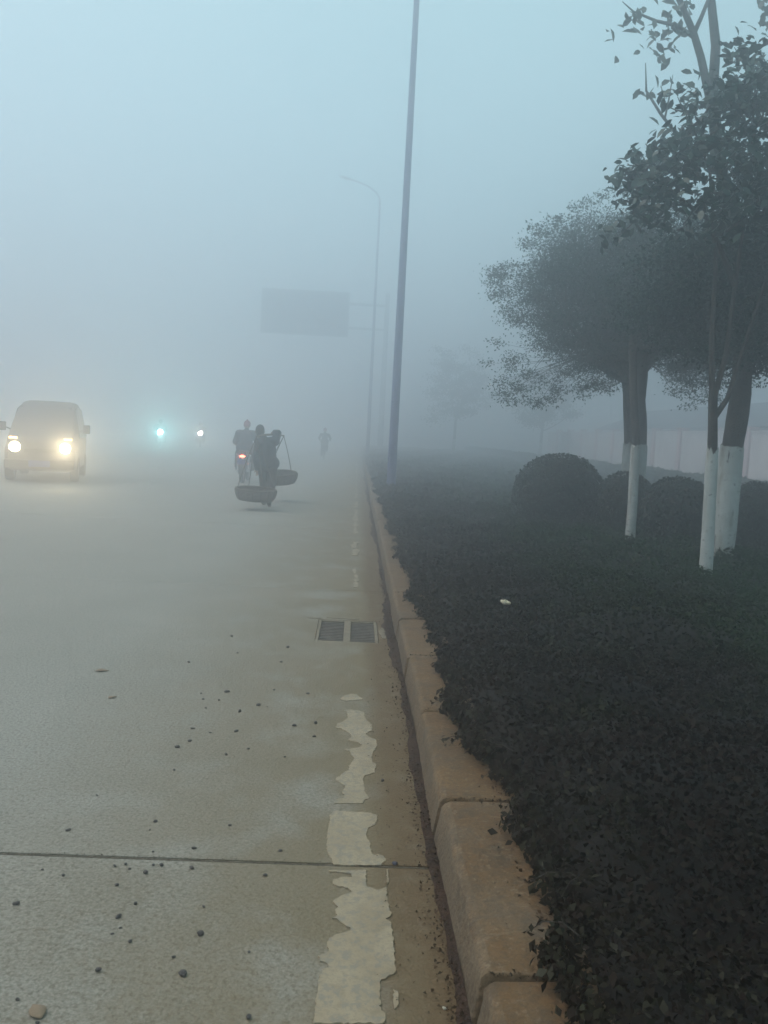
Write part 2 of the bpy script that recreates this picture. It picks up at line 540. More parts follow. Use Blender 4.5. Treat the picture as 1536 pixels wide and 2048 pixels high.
# worn edge line: thick flakes of old paint left on the slab
PAINT=[
 [(-0.022,4.523),(-0.0,4.586),(0.041,4.63),(0.065,4.626),(0.093,4.568),(0.1,4.532),(0.056,4.519),(0.01,4.498)],
 [(-0.003,4.341),(0.021,4.317),(0.025,4.225),(0.002,4.165),(-0.031,4.13),(-0.03,4.069),(-0.001,4.06),(0.025,4.016),(0.041,3.983),(0.046,3.949),(0.026,3.913),(0.058,3.895),(0.082,3.875),(0.096,3.855),(0.082,3.821),(0.043,3.801),(0.012,3.793),(0.039,3.775),(0.043,3.734),(0.059,3.695),(0.051,3.645),(0.037,3.605),(0.034,3.549),(0.009,3.51),(-0.015,3.463),(-0.015,3.437),(0.007,3.405),(0.023,3.381),(0.015,3.347),(0.012,3.314),(0.023,3.298),(0.02,3.266),(-0.01,3.252),(-0.019,3.213),(0.034,3.221),(0.094,3.226),(0.101,3.258),(0.121,3.275),(0.105,3.33),(0.098,3.396),(0.095,3.465),(0.106,3.501),(0.147,3.532),(0.156,3.627),(0.138,3.654),(0.139,3.744),(0.165,3.851),(0.163,3.928),(0.123,3.969),(0.111,4.002),(0.145,4.053),(0.146,4.138),(0.126,4.186),(0.113,4.236),(0.112,4.315),(0.074,4.351),(0.034,4.36)],
 [(-0.031,3.114),(-0.013,3.148),(0.029,3.147),(0.079,3.146),(0.125,3.141),(0.15,3.124),(0.14,3.046),(0.113,3.018),(0.105,2.949),(0.118,2.9),(0.122,2.822),(0.162,2.813),(0.17,2.78),(0.152,2.749),(0.108,2.745),(0.086,2.745),(0.034,2.741),(-0.006,2.741),(-0.015,2.782),(-0.031,2.811),(-0.034,2.857),(-0.035,2.938),(-0.032,3.033)],
 [(-0.023,2.703),(0.104,2.71),(0.1,2.661),(0.103,2.607),(0.141,2.59),(0.166,2.611),(0.167,2.547),(0.172,2.485),(0.174,2.45),(0.157,2.431),(0.175,2.409),(0.175,2.316),(0.176,2.24),(0.178,2.187),(0.169,2.167),(0.153,2.157),(0.135,2.143),(0.131,2.076),(0.132,2.022),(0.143,2.01),(0.136,1.975),(0.093,1.973),(-0.036,1.968),(-0.033,2.015),(-0.035,2.057),(-0.031,2.135),(-0.024,2.177),(-0.006,2.187),(-0.01,2.206),(-0.031,2.215),(-0.037,2.239),(-0.017,2.25),(-0.009,2.261),(-0.014,2.296),(-0.008,2.323),(0.02,2.346),(0.052,2.364),(0.052,2.38),(0.026,2.401),(0.012,2.423),(-0.003,2.425),(0.012,2.441),(0.004,2.47),(0.014,2.488),(-0.004,2.512),(0.006,2.531),(0.023,2.551),(0.054,2.572),(0.043,2.597),(0.008,2.608),(-0.007,2.62),(-0.004,2.647),(0.017,2.659),(0.057,2.665),(0.053,2.685),(0.02,2.692),(-0.02,2.695)],
 [(0.166,2.104),(0.178,2.096),(0.177,2.044),(0.167,2.028),(0.165,2.061)],
 [(0.17,2.721),(0.174,2.722),(0.173,2.638),(0.168,2.618)],
]
PAINT.append([(-0.045, 1.94), (0.14, 1.94), (0.15, 1.5), (0.16, 0.9), (0.15, 0.2), (-0.04, 0.2), (-0.03, 0.8), (-0.05, 1.4)])

def flake(poly, z, th, jit=0.0035, step=0.009):
    pts = []
    for i, a in enumerate(poly):
        b = poly[(i + 1) % len(poly)]
        d = math.hypot(b[0] - a[0], b[1] - a[1])
        n_ = max(1, int(d / step))
        for k in range(n_):
            t = k / n_
            j = 0 if k == 0 else jit
            pts.append((a[0] + (b[0] - a[0]) * t + rnd.uniform(-j, j), a[1] + (b[1] - a[1]) * t + rnd.uniform(-j, j)))
    bm = bmesh.new()
    vs = [bm.verts.new((x, y, z + th)) for x, y in pts]
    f = bm.faces.new(vs)
    f.normal_update()
    if f.normal.z < 0: f.normal_flip()
    lo = [bm.verts.new((x, y, z - 0.002)) for x, y in pts]
    n_ = len(pts)
    for i in range(n_):
        bm.faces.new((vs[i], vs[(i + 1) % n_], lo[(i + 1) % n_], lo[i]))
    bmesh.ops.triangulate(bm, faces=[f], ngon_method='EAR_CLIP')
    me = bpy.data.meshes.new('paint_flake')
    bm.to_mesh(me)
    bm.free()
    me.materials.append(M['paint'])
    return me

for poly in PAINT:
    link('paint_flake', flake(poly, 0.0, 0.003), road)
# sparse remains farther along the line
yy = 5.0
while yy < 46:
    ln = rnd.uniform(0.12, 0.5) * (1 + yy / 16)
    if not (5.6 < yy + ln and yy < 6.7) and rnd.random() < (0.35 if yy < 7 else 0.7):
        a, b = (rnd.uniform(0.0, 0.04), rnd.uniform(0.07, 0.11)) if yy > 7 else (rnd.uniform(-0.03, 0.03), rnd.uniform(0.07, 0.15))
        n_ = 7
        left = [(a + rnd.uniform(-0.015, 0.03), yy + ln * i / n_) for i in range(n_ + 1)]
        right = [(b + rnd.uniform(-0.03, 0.015), yy + ln * i / n_) for i in range(n_, -1, -1)]
        link('paint_flake', flake(left + right, 0.0, 0.003, step=0.06), road)
    yy += ln + (rnd.uniform(0.05, 0.4) if yy < 7 else rnd.uniform(0.02, 0.15))

# gully grate let into the road
g = empty('gully_grate', (0, 6.15, 0), 0, 'cast iron gully grate with two dark openings, let into the road by the kerb', 'drain grate')
fr = MB()
fr.box((-0.211, 0, -0.016), (0.022, 0.672, 0.03)).box((0.211, 0, -0.016), (0.022, 0.672, 0.03))
fr.box((0, -0.325, -0.017), (0.40, 0.022, 0.03)).box((0, 0.325, -0.017), (0.40, 0.022, 0.03))
bevel_mod(fr.build('frame', M['mortar'], g), 0.003)
bevel_mod(MB().box((0, 0, -0.014), (0.05, 0.628, 0.026)).build('divider', M['mortar'], g), 0.003)
for s in (-1, 1):
    gr = MB()
    cx = s * 0.1125
    for k in range(13):
        gr.box((cx, -0.29 + k * 0.0483, -0.024), (0.17, 0.026, 0.022))
    gr.box((cx - 0.076, 0, -0.036), (0.016, 0.61, 0.02)).box((cx + 0.076, 0, -0.036), (0.016, 0.61, 0.02))
    gr.build('grating', M['iron'], g, smooth=False)
MB().box((0, 0, -0.07), (0.42, 0.64, 0.05)).build('pit_floor', M['bed'], g)
# mortar repairs around the grate
for (x, y, sx, sy) in ((0.27, 6.12, 0.035, 0.17), (-0.26, 6.53, 0.06, 0.03), (-0.05, 6.56, 0.16, 0.025)):
    poly = [(x + sx * math.cos(t) * rnd.uniform(0.7, 1.2), y + sy * math.sin(t) * rnd.uniform(0.7, 1.2)) for t in np.linspace(0, 2 * PI, 12, endpoint=False)]
    me = flake(poly, 0.0, 0.004)
    me.materials[0] = M['mortar']
    link('mortar_patch', me, road)

# ------------------------------------------------------------------ kerb
kerb = empty('kerb', (KX, 0, 0), 0, 'long low kerb of weathered concrete stones between road and hedge', 'kerb')
prof = [(0.0, -0.14), (0.0, 0.0), (0.016, 0.10), (0.020, 0.130), (0.030, 0.144), (0.046, 0.150), (0.17, 0.153), (0.30, 0.155), (0.30, -0.14)]
def kerb_mesh(length, sd=0, seg=22):
    """one weathered stone: chipped edges, slightly wavy faces"""
    r_ = random.Random(sd)
    ys = [0, 0.007] + [0.007 + (length - 0.014) * k / seg for k in range(1, seg)] + [length - 0.007, length]
    n_ = len(prof)
    vs = []
    for a, y in enumerate(ys):
        end = a in (0, len(ys) - 1)
        chip = r_.uniform(0.004, 0.014) if r_.random() < .16 else 0
        for k, (px, pz) in enumerate(prof):
            i_ = 0.008 if end else 0
            dx = dz = 0
            if 0 < k < n_ - 2:
                dx = r_.uniform(-.0022, .0022)
                dz = r_.uniform(-.0022, .0022)
                if 2 <= k <= 5:
                    dx += chip * .6
                    dz -= chip
            vs.append((px + dx + (i_ if px < 0.05 else 0), y, pz + dz - (i_ if pz > 0 else 0)))
    fs = []
    for a in range(len(ys) - 1):
        for k in range(n_ - 1):
            fs.append((a * n_ + k, a * n_ + k + 1, (a + 1) * n_ + k + 1, (a + 1) * n_ + k))
    fs.append(tuple(range(n_)))
    fs.append(tuple((len(ys) - 1) * n_ + k for k in range(n_ - 1, -1, -1)))
    return MB().add(vs, fs).mesh('kerb_stone', M['kerb'], angle=50)
kms = [kerb_mesh(0.982, sd) for sd in range(7)]
for k in range(-3, 44):
    link('kerb_stone', kms[(k * 3) % 7], kerb, loc=(rnd.uniform(-0.008, 0.006), k + 0.959, rnd.uniform(-0.009, 0.005)), rot=(rnd.uniform(-.006, .006), rnd.uniform(-.015, .015), rnd.uniform(-.006, .006)))
tag(link('far_kerb_stones', kerb_mesh(90, 1), kerb, loc=(0, 44.96, 0)), kind='stuff')

# silt and litter lying along the kerb foot
V, F = [], []
ny = 900
for i in range(ny):
    t = i / (ny - 1)
    y = -0.5 + 46 * t ** 1.8
    wv = 0.062 + 0.024 * math.sin(y * 2.1 + 1) + 0.012 * math.sin(y * 7.3) + 0.008 * math.sin(y * 23) + rnd.uniform(-.004, .004)
    hump = max(0.004, 0.018 + 0.008 * math.sin(y * 3.7))
    wv = max(0.018, wv * (0.72 + 0.28 * math.sin(y * 0.9 + 2.2)))
    for u, z in ((0.0, -0.004), (0.06, 0.003), (0.4, hump * 0.45), (0.75, hump * 0.9), (1.06, hump)):
        V.append((KX - wv * (1 - u), y, z + (rnd.uniform(-.001, .001) if 0.05 < u < 1 else 0)))
for i in range(ny - 1):
    for k in range(4):
        F.append((i * 5 + k, i * 5 + k + 1, i * 5 + 6 + k, i * 5 + 5 + k))
tag(link('gutter_dirt', np_mesh('gutter_dirt', V, F, M['silt'], True)), 'dark brown silt lying along the foot of the kerb', 'dirt', kind='stuff')

# crumbs of soil, leaf and twig in the gutter, on the kerb top and in the slab joint
def crumbs(n_, xf, yf, zf, s0, s1):
    y = yf(n_)
    x = xf(n_, y)
    P = np.stack([x, y, zf(x, y)], -1)
    L = rng.uniform(s0, s1, n_)
    return leaf_quads(P, rng.normal(0, .45, (n_, 3)) + np.array([0, 0, 1.]), L, L * rng.uniform(.3, .9, n_), bend=.6)
# ------------------------------------------------------------------ leaves
def leaf_quads(P, N, L, W_, roll=None, bend=0.25):
    """leaf-shaped quads (base, side, tip, side) at P with face normals N; L, W_ arrays"""
    n_ = len(P)
    N = N / (np.linalg.norm(N, axis=1, keepdims=True) + 1e-9)
    a = rng.normal(size=(n_, 3))
    T = np.cross(N, a)
    T /= np.linalg.norm(T, axis=1, keepdims=True) + 1e-9
    B = np.cross(N, T)
    L = np.asarray(L).reshape(-1, 1) * np.ones((n_, 1))
    W_ = np.asarray(W_).reshape(-1, 1) * np.ones((n_, 1))
    v0 = P - T * L * 0.5
    v1 = P + B * W_ * 0.5 + N * L * bend * 0.3 + T * L * 0.06
    v2 = P + T * L * 0.5 - N * L * bend * 0.3
    v3 = P - B * W_ * 0.5 + N * L * bend * 0.3 + T * L * 0.06
    V = np.stack([v0, v1, v2, v3], axis=1).reshape(-1, 3)
    F = np.arange(n_ * 4).reshape(-1, 4)
    return V, F

def cat_quads(parts):
    Vs, Fs, n_ = [], [], 0
    for V, F in parts:
        Vs.append(V)
        Fs.append(F + n_)
        n_ += len(V)
    return np.concatenate(Vs), np.concatenate(Fs)

gy = lambda a, b, k: (lambda n_: a + (b - a) * rng.random(n_) ** k)
cp = [crumbs(2600, lambda n_, y: KX - np.abs(rng.normal(0, .035, n_)) - .004, gy(1.2, 9, 1.5), lambda x, y: .004 + np.clip(.02 - (KX - x) * .3, 0, .02), .005, .016),
      crumbs(500, lambda n_, y: rng.uniform(.12, .34, n_), gy(1.2, 8, 1.4), lambda x, y: x * 0 + .003, .004, .010),
      crumbs(1500, lambda n_, y: KX + .29 - np.abs(rng.normal(0, .05, n_)), gy(1.2, 9, 1.5), lambda x, y: x * 0 + .1575, .005, .016),
      crumbs(500, lambda n_, y: rng.uniform(-1.6, KX, n_), lambda n_: JY + rng.normal(0, .005, n_), lambda x, y: x * 0 + .0015 - np.where(np.abs(y - JY) < .0045, .006, 0), .002, .008),
      crumbs(260, lambda n_, y: KX + rng.uniform(.03, .27, n_), lambda n_: rng.integers(1, 8, n_) - .05 + rng.normal(0, .007, n_), lambda x, y: x * 0 + .155, .006, .018)]
V, F = cat_quads(cp)
tag(link('dirt_crumbs', np_mesh('dirt_crumbs', V, F, M['crumb'])), 'crumbs of soil and leaf scattered along the kerb and slab joint', 'dirt', kind='stuff')

# ------------------------------------------------------------------ low clipped ground-cover hedge beside the kerb
HX = 0.60
def bumps(x, y):
    return 1.5 * (0.045 * np.sin(1.9 * x + 0.6 * y + 0.7) * np.sin(1.1 * y - 0.4 * x + 1.3) + 0.03 * np.sin(3.7 * x - 2.2 * y) * np.cos(2.9 * y + 1.1 * x)
            + 0.02 * np.sin(8.1 * x + 3.3 * y) * np.sin(6.7 * y - 2.1 * x) - 0.075 * np.exp(-((y - 3.55 - 0.12 * np.sin(2.3 * x)) / 0.16) ** 2) * (x > 0.75)
            - 0.05 * np.exp(-((y - 5.3 + 0.15 * x) / 0.22) ** 2))
def edge_x(y):
    return 0.575 + 0.06 * np.clip((3.4 - y) / 1.6, 0, 1) + 0.04 * np.sin(2.6 * y + 0.5) + 0.030 * np.sin(5.3 * y + 1) * np.sin(1.3 * y) + 0.02 * np.sin(9.1 * y) + 0.014 * np.sin(17.3 * y + 2)
def hedge_top(x, y):
    e = np.clip((x - edge_x(y)) / 0.16, 0, 1)
    return (0.31 + 0.05 * np.clip((x - 0.6) / 1.5, 0, 1) + bumps(x, y)) * (0.45 + 0.55 * np.sqrt(e))
# twiggy dark core under the leaves
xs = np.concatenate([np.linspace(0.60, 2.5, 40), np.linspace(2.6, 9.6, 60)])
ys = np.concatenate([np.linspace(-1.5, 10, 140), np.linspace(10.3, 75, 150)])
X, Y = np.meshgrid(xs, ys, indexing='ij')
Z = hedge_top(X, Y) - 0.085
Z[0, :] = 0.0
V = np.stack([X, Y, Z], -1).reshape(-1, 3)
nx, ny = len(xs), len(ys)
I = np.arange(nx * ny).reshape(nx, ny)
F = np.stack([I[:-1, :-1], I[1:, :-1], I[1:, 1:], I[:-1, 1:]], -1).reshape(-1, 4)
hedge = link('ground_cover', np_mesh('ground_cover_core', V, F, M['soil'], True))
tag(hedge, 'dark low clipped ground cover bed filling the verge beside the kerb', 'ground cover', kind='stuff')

parts = []
def scatter(ya, yb, xlo, xhi_f, dens, L0, L1, deep):
    area = (yb - ya) * (xhi_f(yb) - xlo)
    n_ = int(area * dens)
    y = rng.uniform(ya, yb, n_)
    x = rng.uniform(xlo, xhi_f(yb), n_)
    ok = (x < xhi_f(y)) & (x > edge_x(y) - 0.02)
    x, y = x[ok], y[ok]
    z = hedge_top(x, y) - np.abs(rng.normal(0, deep, len(x))) + rng.normal(0, deep * 0.35, len(x))
    P = np.stack([x, y, z], -1)
    N = rng.normal(0, 0.75, P.shape) + np.array([0, 0, 0.75])
    L = rng.uniform(L0, L1, len(x))
    parts.append(leaf_quads(P, N, L, L * rng.uniform(0.5, 0.72, len(x))))
xh = lambda y: np.minimum(9.6, 1.9 + 0.62 * np.maximum(y, 0))
scatter(-0.8, 2.6, 0.5, xh, 6500, 0.012, 0.026, 0.034)
scatter(-0.8, 2.6, 0.5, xh, 1500, 0.024, 0.040, 0.028)
scatter(2.6, 4.6, 0.5, xh, 5200, 0.014, 0.030, 0.036)
scatter(2.6, 4.6, 0.5, xh, 900, 0.028, 0.042, 0.03)
scatter(4.6, 8.0, 0.5, xh, 3000, 0.022, 0.045, 0.036)
scatter(8.0, 14, 0.5, xh, 1200, 0.036, 0.07, 0.036)
scatter(14, 26, 0.5, xh, 260, 0.08, 0.14, 0.04)
scatter(26, 75, 0.5, xh, 50, 0.16, 0.30, 0.04)
# the side toward the kerb: leaves hanging down over the stones
for ya, yb, dens, L0, L1 in ((-0.8, 3, 3600, 0.02, 0.038), (3, 7, 1700, 0.026, 0.05), (7, 16, 500, 0.05, 0.08), (16, 50, 110, 0.09, 0.2)):
    n_ = int((yb - ya) * dens * 0.30)
    y = rng.uniform(ya, yb, n_)
    t = rng.uniform(0, 1, n_)
    ex = edge_x(y)
    z = 0.165 + t * (hedge_top(ex + 0.05, y) - 0.165)
    x = ex + 0.01 - 0.035 * np.sin(t * PI) + rng.normal(0, 0.022, n_)
    P = np.stack([x, y, z], -1)
    N = rng.normal(0, 0.6, P.shape) + np.array([-0.7, -0.1, 0.4])
    L = rng.uniform(L0, L1, n_)
    parts.append(leaf_quads(P, N, L, L * rng.uniform(0.5, 0.7, n_)))
# stray sprigs reaching out over the kerb
sprig_v = MB()
for k in range(70):
    y = 1.3 + 16 * rnd.random() ** 1.6
    x0 = float(edge_x(np.array(y))) + 0.05
    z0 = rnd.uniform(0.17, 0.26)
    ln = rnd.uniform(0.08, 0.2)
    an = rnd.uniform(-0.6, 0.6)
    pts = [(x0 - ln * t * math.cos(an), y + ln * t * math.sin(an), max(0.166, z0 + 0.04 * math.sin(t * 2.5) - 0.05 * t * t)) for t in (0, .35, .7, 1)]
    sprig_v.tube(pts, [0.0025, 0.002, 0.0016, 0.001], n=4)
    n_ = int(ln * 90)
    tt = rng.uniform(0.2, 1, n_)
    P = np.array([[x0 - ln * t * math.cos(an), y + ln * t * math.sin(an), max(0.172, z0 + 0.04 * math.sin(t * 2.5) - 0.05 * t * t)] for t in tt]) + rng.normal(0, 0.008, (n_, 3))
    P[:, 2] = np.maximum(P[:, 2], 0.17)
    parts.append(leaf_quads(P, rng.normal(0, 0.6, (n_, 3)) + np.array([0, 0, 0.8]), rng.uniform(0.016, 0.03, n_), 0.014))
V, F = cat_quads(parts)
link('leaves', np_mesh('ground_cover_leaves', V, F, M['leaf_hedge']), hedge)
sprig_v.build('sprigs', M['bark'], hedge)

# taller clipped hedge along the back of the verge
bh = MB()
pts_b = []
def back_top(y): return 0.74 + 0.03 * np.sin(0.9 * y) + 0.02 * np.sin(3.1 * y)
ysb = np.linspace(6, 75, 90)
for y in ysb:
    t = float(back_top(y)) - 0.06
    pts_b.append([(9.56, y, 0), (9.60, y, t * 0.8), (9.75, y, t), (10.45, y, t), (10.6, y, t * 0.8), (10.64, y, 0)])
V = np.array(pts_b).reshape(-1, 3)
I = np.arange(len(V)).reshape(len(ysb), 6)
F = np.stack([I[:-1, :-1], I[1:, :-1], I[1:, 1:], I[:-1, 1:]], -1).reshape(-1, 4)
bhedge = link('clipped_hedge', np_mesh('clipped_hedge_core', V, F, M['soil'], True))
tag(bhedge, 'long dull green clipped hedge at the back of the verge', 'hedge')
parts = []
for ya, yb, dens, L0, L1 in ((6, 22, 700, 0.05, 0.09), (22, 75, 130, 0.1, 0.2)):
    n_ = int((yb - ya) * 1.9 * dens)
    y = rng.uniform(ya, yb, n_)
    t = rng.uniform(0, 1, n_)
    bt = back_top(y)
    x = np.where(t < 0.42, 9.56 + rng.normal(0, .03, n_), 9.56 + (t - 0.42) / 0.58 * 1.08)
    z = np.where(t < 0.42, bt * t / 0.42, bt - 0.25 * ((x - 10.1) / 0.54) ** 4 + rng.normal(0, .025, n_))
    P = np.stack([x, y, np.maximum(z, 0.03)], -1)
    N = rng.normal(0, 0.6, P.shape) + np.where((t < 0.42)[:, None], np.array([[-0.8, 0, .3]]), np.array([[0, 0, 0.9]]))
    L = rng.uniform(L0, L1, n_)
    parts.append(leaf_quads(P, N, L, L * 0.6))
V, F = cat_quads(parts)
tag(link('foliage', np_mesh('clipped_hedge_leaves', V, F, M['leaf_lawn']), bhedge), kind='stuff')

# compound wall and shed beyond the verge
wl = empty('compound_wall', (13, 0, -0.3), 0, 'pale rendered wall with pinkish pillars, far right behind the hedge', 'wall')
wm = MB().box((0.1, 1.5, 1.22), (0.16, 2.78, 2.44)).mesh('wall_panel', M['render'], smooth=False)
pm = MB().box((0.1, 0, 1.28), (0.3, 0.36, 2.56)).box((0.1, 0, 2.60), (0.36, 0.42, 0.08)).mesh('pillar', M['pink'], smooth=False)
cm = MB().box((0.1, 1.5, 2.475), (0.22, 2.78, 0.07)).mesh('coping', M['render'], smooth=False)
for k in range(14):
    y = 16 + k * 3.0
    link('wall_panel', wm, wl, loc=(0, y, 0))
    link('pillar', pm, wl, loc=(0, y, 0))
    link('coping', cm, wl, loc=(0, y, 0))
sh = empty('long_shed', (17, 16, -0.3), 0, 'long low grey shed roof showing over the pale wall', 'shed')
MB().box((3, 21, 1.4), (6, 42, 2.8)).build('wall', M['shedwall'], sh, smooth=False)
MB().add([(-0.5, -0.5, 2.82), (-0.5, 42.5, 2.82), (3, 42.5, 4.2), (3, -0.5, 4.2), (6.5, 42.5, 2.82), (6.5, -0.5, 2.82),
          (-0.5, -0.5, 2.92), (-0.5, 42.5, 2.92), (3, 42.5, 4.3), (3, -0.5, 4.3), (6.5, 42.5, 2.92), (6.5, -0.5, 2.92)],
         [(0, 1, 2, 3), (3, 2, 4, 5), (6, 9, 8, 7), (9, 11, 10, 8), (0, 6, 7, 1), (5, 4, 10, 11), (0, 3, 9, 6), (3, 5, 11, 9), (1, 7, 8, 2), (2, 8, 10, 4)]).build('roof', M['shedroof'], sh, smooth=False)

# ------------------------------------------------------------------ trees
def rough_tube(q, pts, rad, n=12, amp=0.08, seed=0):
    """a tube with an uneven, knotty surface"""
    r_ = random.Random(seed)
    m_ = MB()
    dense_p, dense_r = [], []
    for i in range(len(pts) - 1):
        a, b = Vector(pts[i]), Vector(pts[i + 1])
        st = max(2, int((b - a).length / 0.09))
        for k in range(st):
            t = k / st
            dense_p.append(a.lerp(b, t))
            dense_r.append(rad[i] + (rad[i + 1] - rad[i]) * t)
    dense_p.append(Vector(pts[-1]))
    dense_r.append(rad[-1])
    m_.tube(dense_p, dense_r, n)
    ph = [r_.uniform(0, 6.3) for _ in range(4)]
    for i in range(len(dense_p)):
        for k in range(n):
            v = Vector(m_.v[i * n + k])
            a = 2 * PI * k / n
            f = 1 + amp * (math.sin(3 * a + ph[0] + i * 0.4) * 0.5 + math.sin(2 * a + ph[1] - i * 0.7) * 0.5) + r_.uniform(-amp, amp) * 0.3
            m_.v[i * n + k] = tuple(dense_p[i] + (v - dense_p[i]) * f)
    q.add(m_.v, m_.f)
    return dense_p

def bez(a, b, sag, n=6):
    a, b = Vector(a), Vector(b)
    c = a.lerp(b, 0.5) + Vector(sag)
    return [(a * (1 - t) ** 2 + c * 2 * t * (1 - t) + b * t * t) for t in [i / n for i in range(n + 1)]]

def grow(root, trunk_pts, trunk_rad, crown_c, crown_r, n_clump, n_leaf, L, W_, mat_leaf, mat_bark, seed,
         white=None, clump_r=0.28, limbs=7, droop=0.0, flat=0.55, fringe=(), spread=1.0, shell=0.45, hollow=None):
    r_ = random.Random(seed)
    q = MB()
    rough_tube(q, trunk_pts, trunk_rad, 14, 0.07, seed)
    q.build('trunk', mat_bark, root, angle=60)
    if white:
        # limewash: a coat over the lowest trunk
        z1, pad = white
        pts, rads = [], []
        acc = [(Vector(p), r) for p, r in zip(trunk_pts, trunk_rad)]
        for i in range(len(acc) - 1):
            (a, ra), (b, rb) = acc[i], acc[i + 1]
            if a.z >= z1: break
            t = min(1.0, (z1 - a.z) / max(1e-6, b.z - a.z))
            if not pts:
                pts.append(a)
                rads.append(ra + pad)
            pts.append(a.lerp(b, t))
            rads.append(ra + (rb - ra) * t + pad)
        qq = MB()
        rough_tube(qq, pts, [x * 1.07 for x in rads], 16, 0.03, seed + 5)
        for i in range(len(qq.v) - 16, len(qq.v)):
            qq.v[i] = (qq.v[i][0], qq.v[i][1], qq.v[i][2] + r_.uniform(-.035, .035))
        o = qq.build('limewash', M['lime'], root, angle=60)
        o['label'] = 'white limewashed lower trunk'
    cc, cr = Vector(crown_c), Vector(crown_r)
    # clump centres through the crown
    cl = []
    while len(cl) < n_clump:
        d = Vector((r_.gauss(0, 1), r_.gauss(0, 1), r_.gauss(0, 1))).normalized()
        rr = r_.random() ** shell
        bump = 0.90 + 0.13 * math.sin(5 * d.x + 3 * d.z + seed) * math.cos(4 * d.y + 2 * d.x)
        p = Vector((cc.x + d.x * cr.x * rr * bump, cc.y + d.y * cr.y * rr * bump, cc.z + d.z * cr.z * rr * bump))
        if hollow is not None and p.z < hollow(p.x, p.y): continue
        cl.append((p, clump_r * r_.uniform(0.6, 1.25)))
    for fx in fringe:
        cl.append((Vector(fx[:3]), fx[3]))
    # limbs, then twigs to each clump
    br = MB()
    top = Vector(trunk_pts[-1])
    limb_pts = [(top.copy(), trunk_rad[-1] * 0.5)]
    for k in range(limbs):
        p, _ = cl[(k * 37) % max(1, n_clump)]
        tgt = cc.lerp(p, 0.92)
        base = Vector(trunk_pts[-1]).lerp(Vector(trunk_pts[-2]), r_.random() * 0.45)
        path = bez(base, tgt, (0, 0, -0.12 * (tgt - base).length))
        rads = [trunk_rad[-1] * 0.62 * (1 - 0.82 * i / 6) for i in range(7)]
        br.tube(path, rads, 7)
        limb_pts += [(pp, rr2) for pp, rr2 in zip(path[1:], rads[1:])]
    for (p, cr_) in cl:
        near = min(limb_pts, key=lambda t: (t[0] - p).length)
        path = bez(near[0], p, (r_.uniform(-.15, .15), r_.uniform(-.15, .15), r_.uniform(-.15, .08)), 4)
        rb = min(0.006, near[1] * 0.6)
        br.tube(path, [rb, rb * 0.8, rb * 0.55, rb * 0.35, rb * 0.2], 5)
    br.build('branches', mat_bark, root)
    tot = sum(c[1] ** 2 for c in cl)
    P, N = [], []
    for (p, cr_) in cl:
        k = max(3, int(n_leaf * cr_ ** 2 / tot))
        g_ = rng.normal(0, 0.55, (k, 3)) * cr_ * np.array([1, 1, flat]) * spread
        P.append(np.array(p) + g_)
        N.append(rng.normal(0, 0.7, (k, 3)) + np.array([0, 0, 0.6]) + g_ / cr_ * 0.35)
    P, N = np.concatenate(P), np.concatenate(N)
    ls = L * rng.uniform(0.65, 1.2, len(P))
    V, F = leaf_quads(P, N, ls, ls * W_)
    link('crown', np_mesh('crown', V, F, mat_leaf), root)
    return root

G_T = 'whitewashed trees on the verge'
# broad spreading tree behind the round bushes
t = empty('street_tree', (4.45, 13.5, 0), 0, 'broad dense tree with the spreading crown, behind the round bushes', 'tree', G_T)
fr_ = [(-2.55, -.3, 3.75, .28), (-2.5, .2, 4.1, .26), (-2.35, .1, 3.5, .24), (-2.1, -.3, 4.45, .24), (-1.7, .1, 4.85, .22), (-1.2, -.2, 5.15, .2),
       (-2.2, -.2, 2.75, .26), (-1.9, .2, 2.5, .26), (-1.5, -.3, 2.3, .24), (-1.7, .1, 2.05, .18), (-2.5, .1, 3.0, .2), (-2.65, 0, 2.65, .16), (-1.1, -.4, 2.2, .2),
       (-.6, -.3, 5.3, .2), (-2.0, 0, 2.25, .2), (-0.4, .2, 5.05, .25), (.7, -.3, 2.45, .2), (1.1, -.2, 2.5, .2)]
fr_ = [(a * .93, b, c, d * .8) for a, b, c, d in fr_]
_rf = random.Random(77)
for _k in range(46):
    _x = _rf.uniform(-2.25, -.35)
    fr_.append((_x, _rf.uniform(-1, .6), 2.62 + .22 * _x * _rf.random() + _rf.uniform(-.22, .1), _rf.uniform(.10, .2)))
for _k in range(20):
    fr_.append((_rf.uniform(.35, 1.6), _rf.uniform(-1, .6), _rf.uniform(2.15, 2.6), _rf.uniform(.10, .18)))
for _k in range(40):
    _a = _rf.uniform(1.5, 3.3)
    fr_.append((2.3 * math.cos(_a) * _rf.uniform(.95, 1.08), _rf.uniform(-.8, .8), 3.75 + 1.5 * math.sin(_a) * _rf.uniform(.95, 1.06), _rf.uniform(.09, .17)))
grow(t, [(0.05, 0, -0.1), (0.02, 0, 0.6), (0.0, 0, 1.5), (-0.07, 0, 2.2), (-0.10, 0, 2.75)], [0.20, 0.178, 0.172, 0.18, 0.20],
     (0.05, 0, 3.72), (2.38, 1.9, 1.52), 1000, 175000, 0.050, 0.45, M['leaf_fine'], M['bark'], 3, white=(1.5, 0.004), clump_r=0.25, limbs=13, flat=0.5, fringe=fr_,
     shell=0.4, hollow=lambda x, y: 2.5 + 0.3 * math.exp(-((x + .1) / .5) ** 2) - 0.16 * abs(x) + 0.18 * math.sin(4.1 * x + 2 * y))

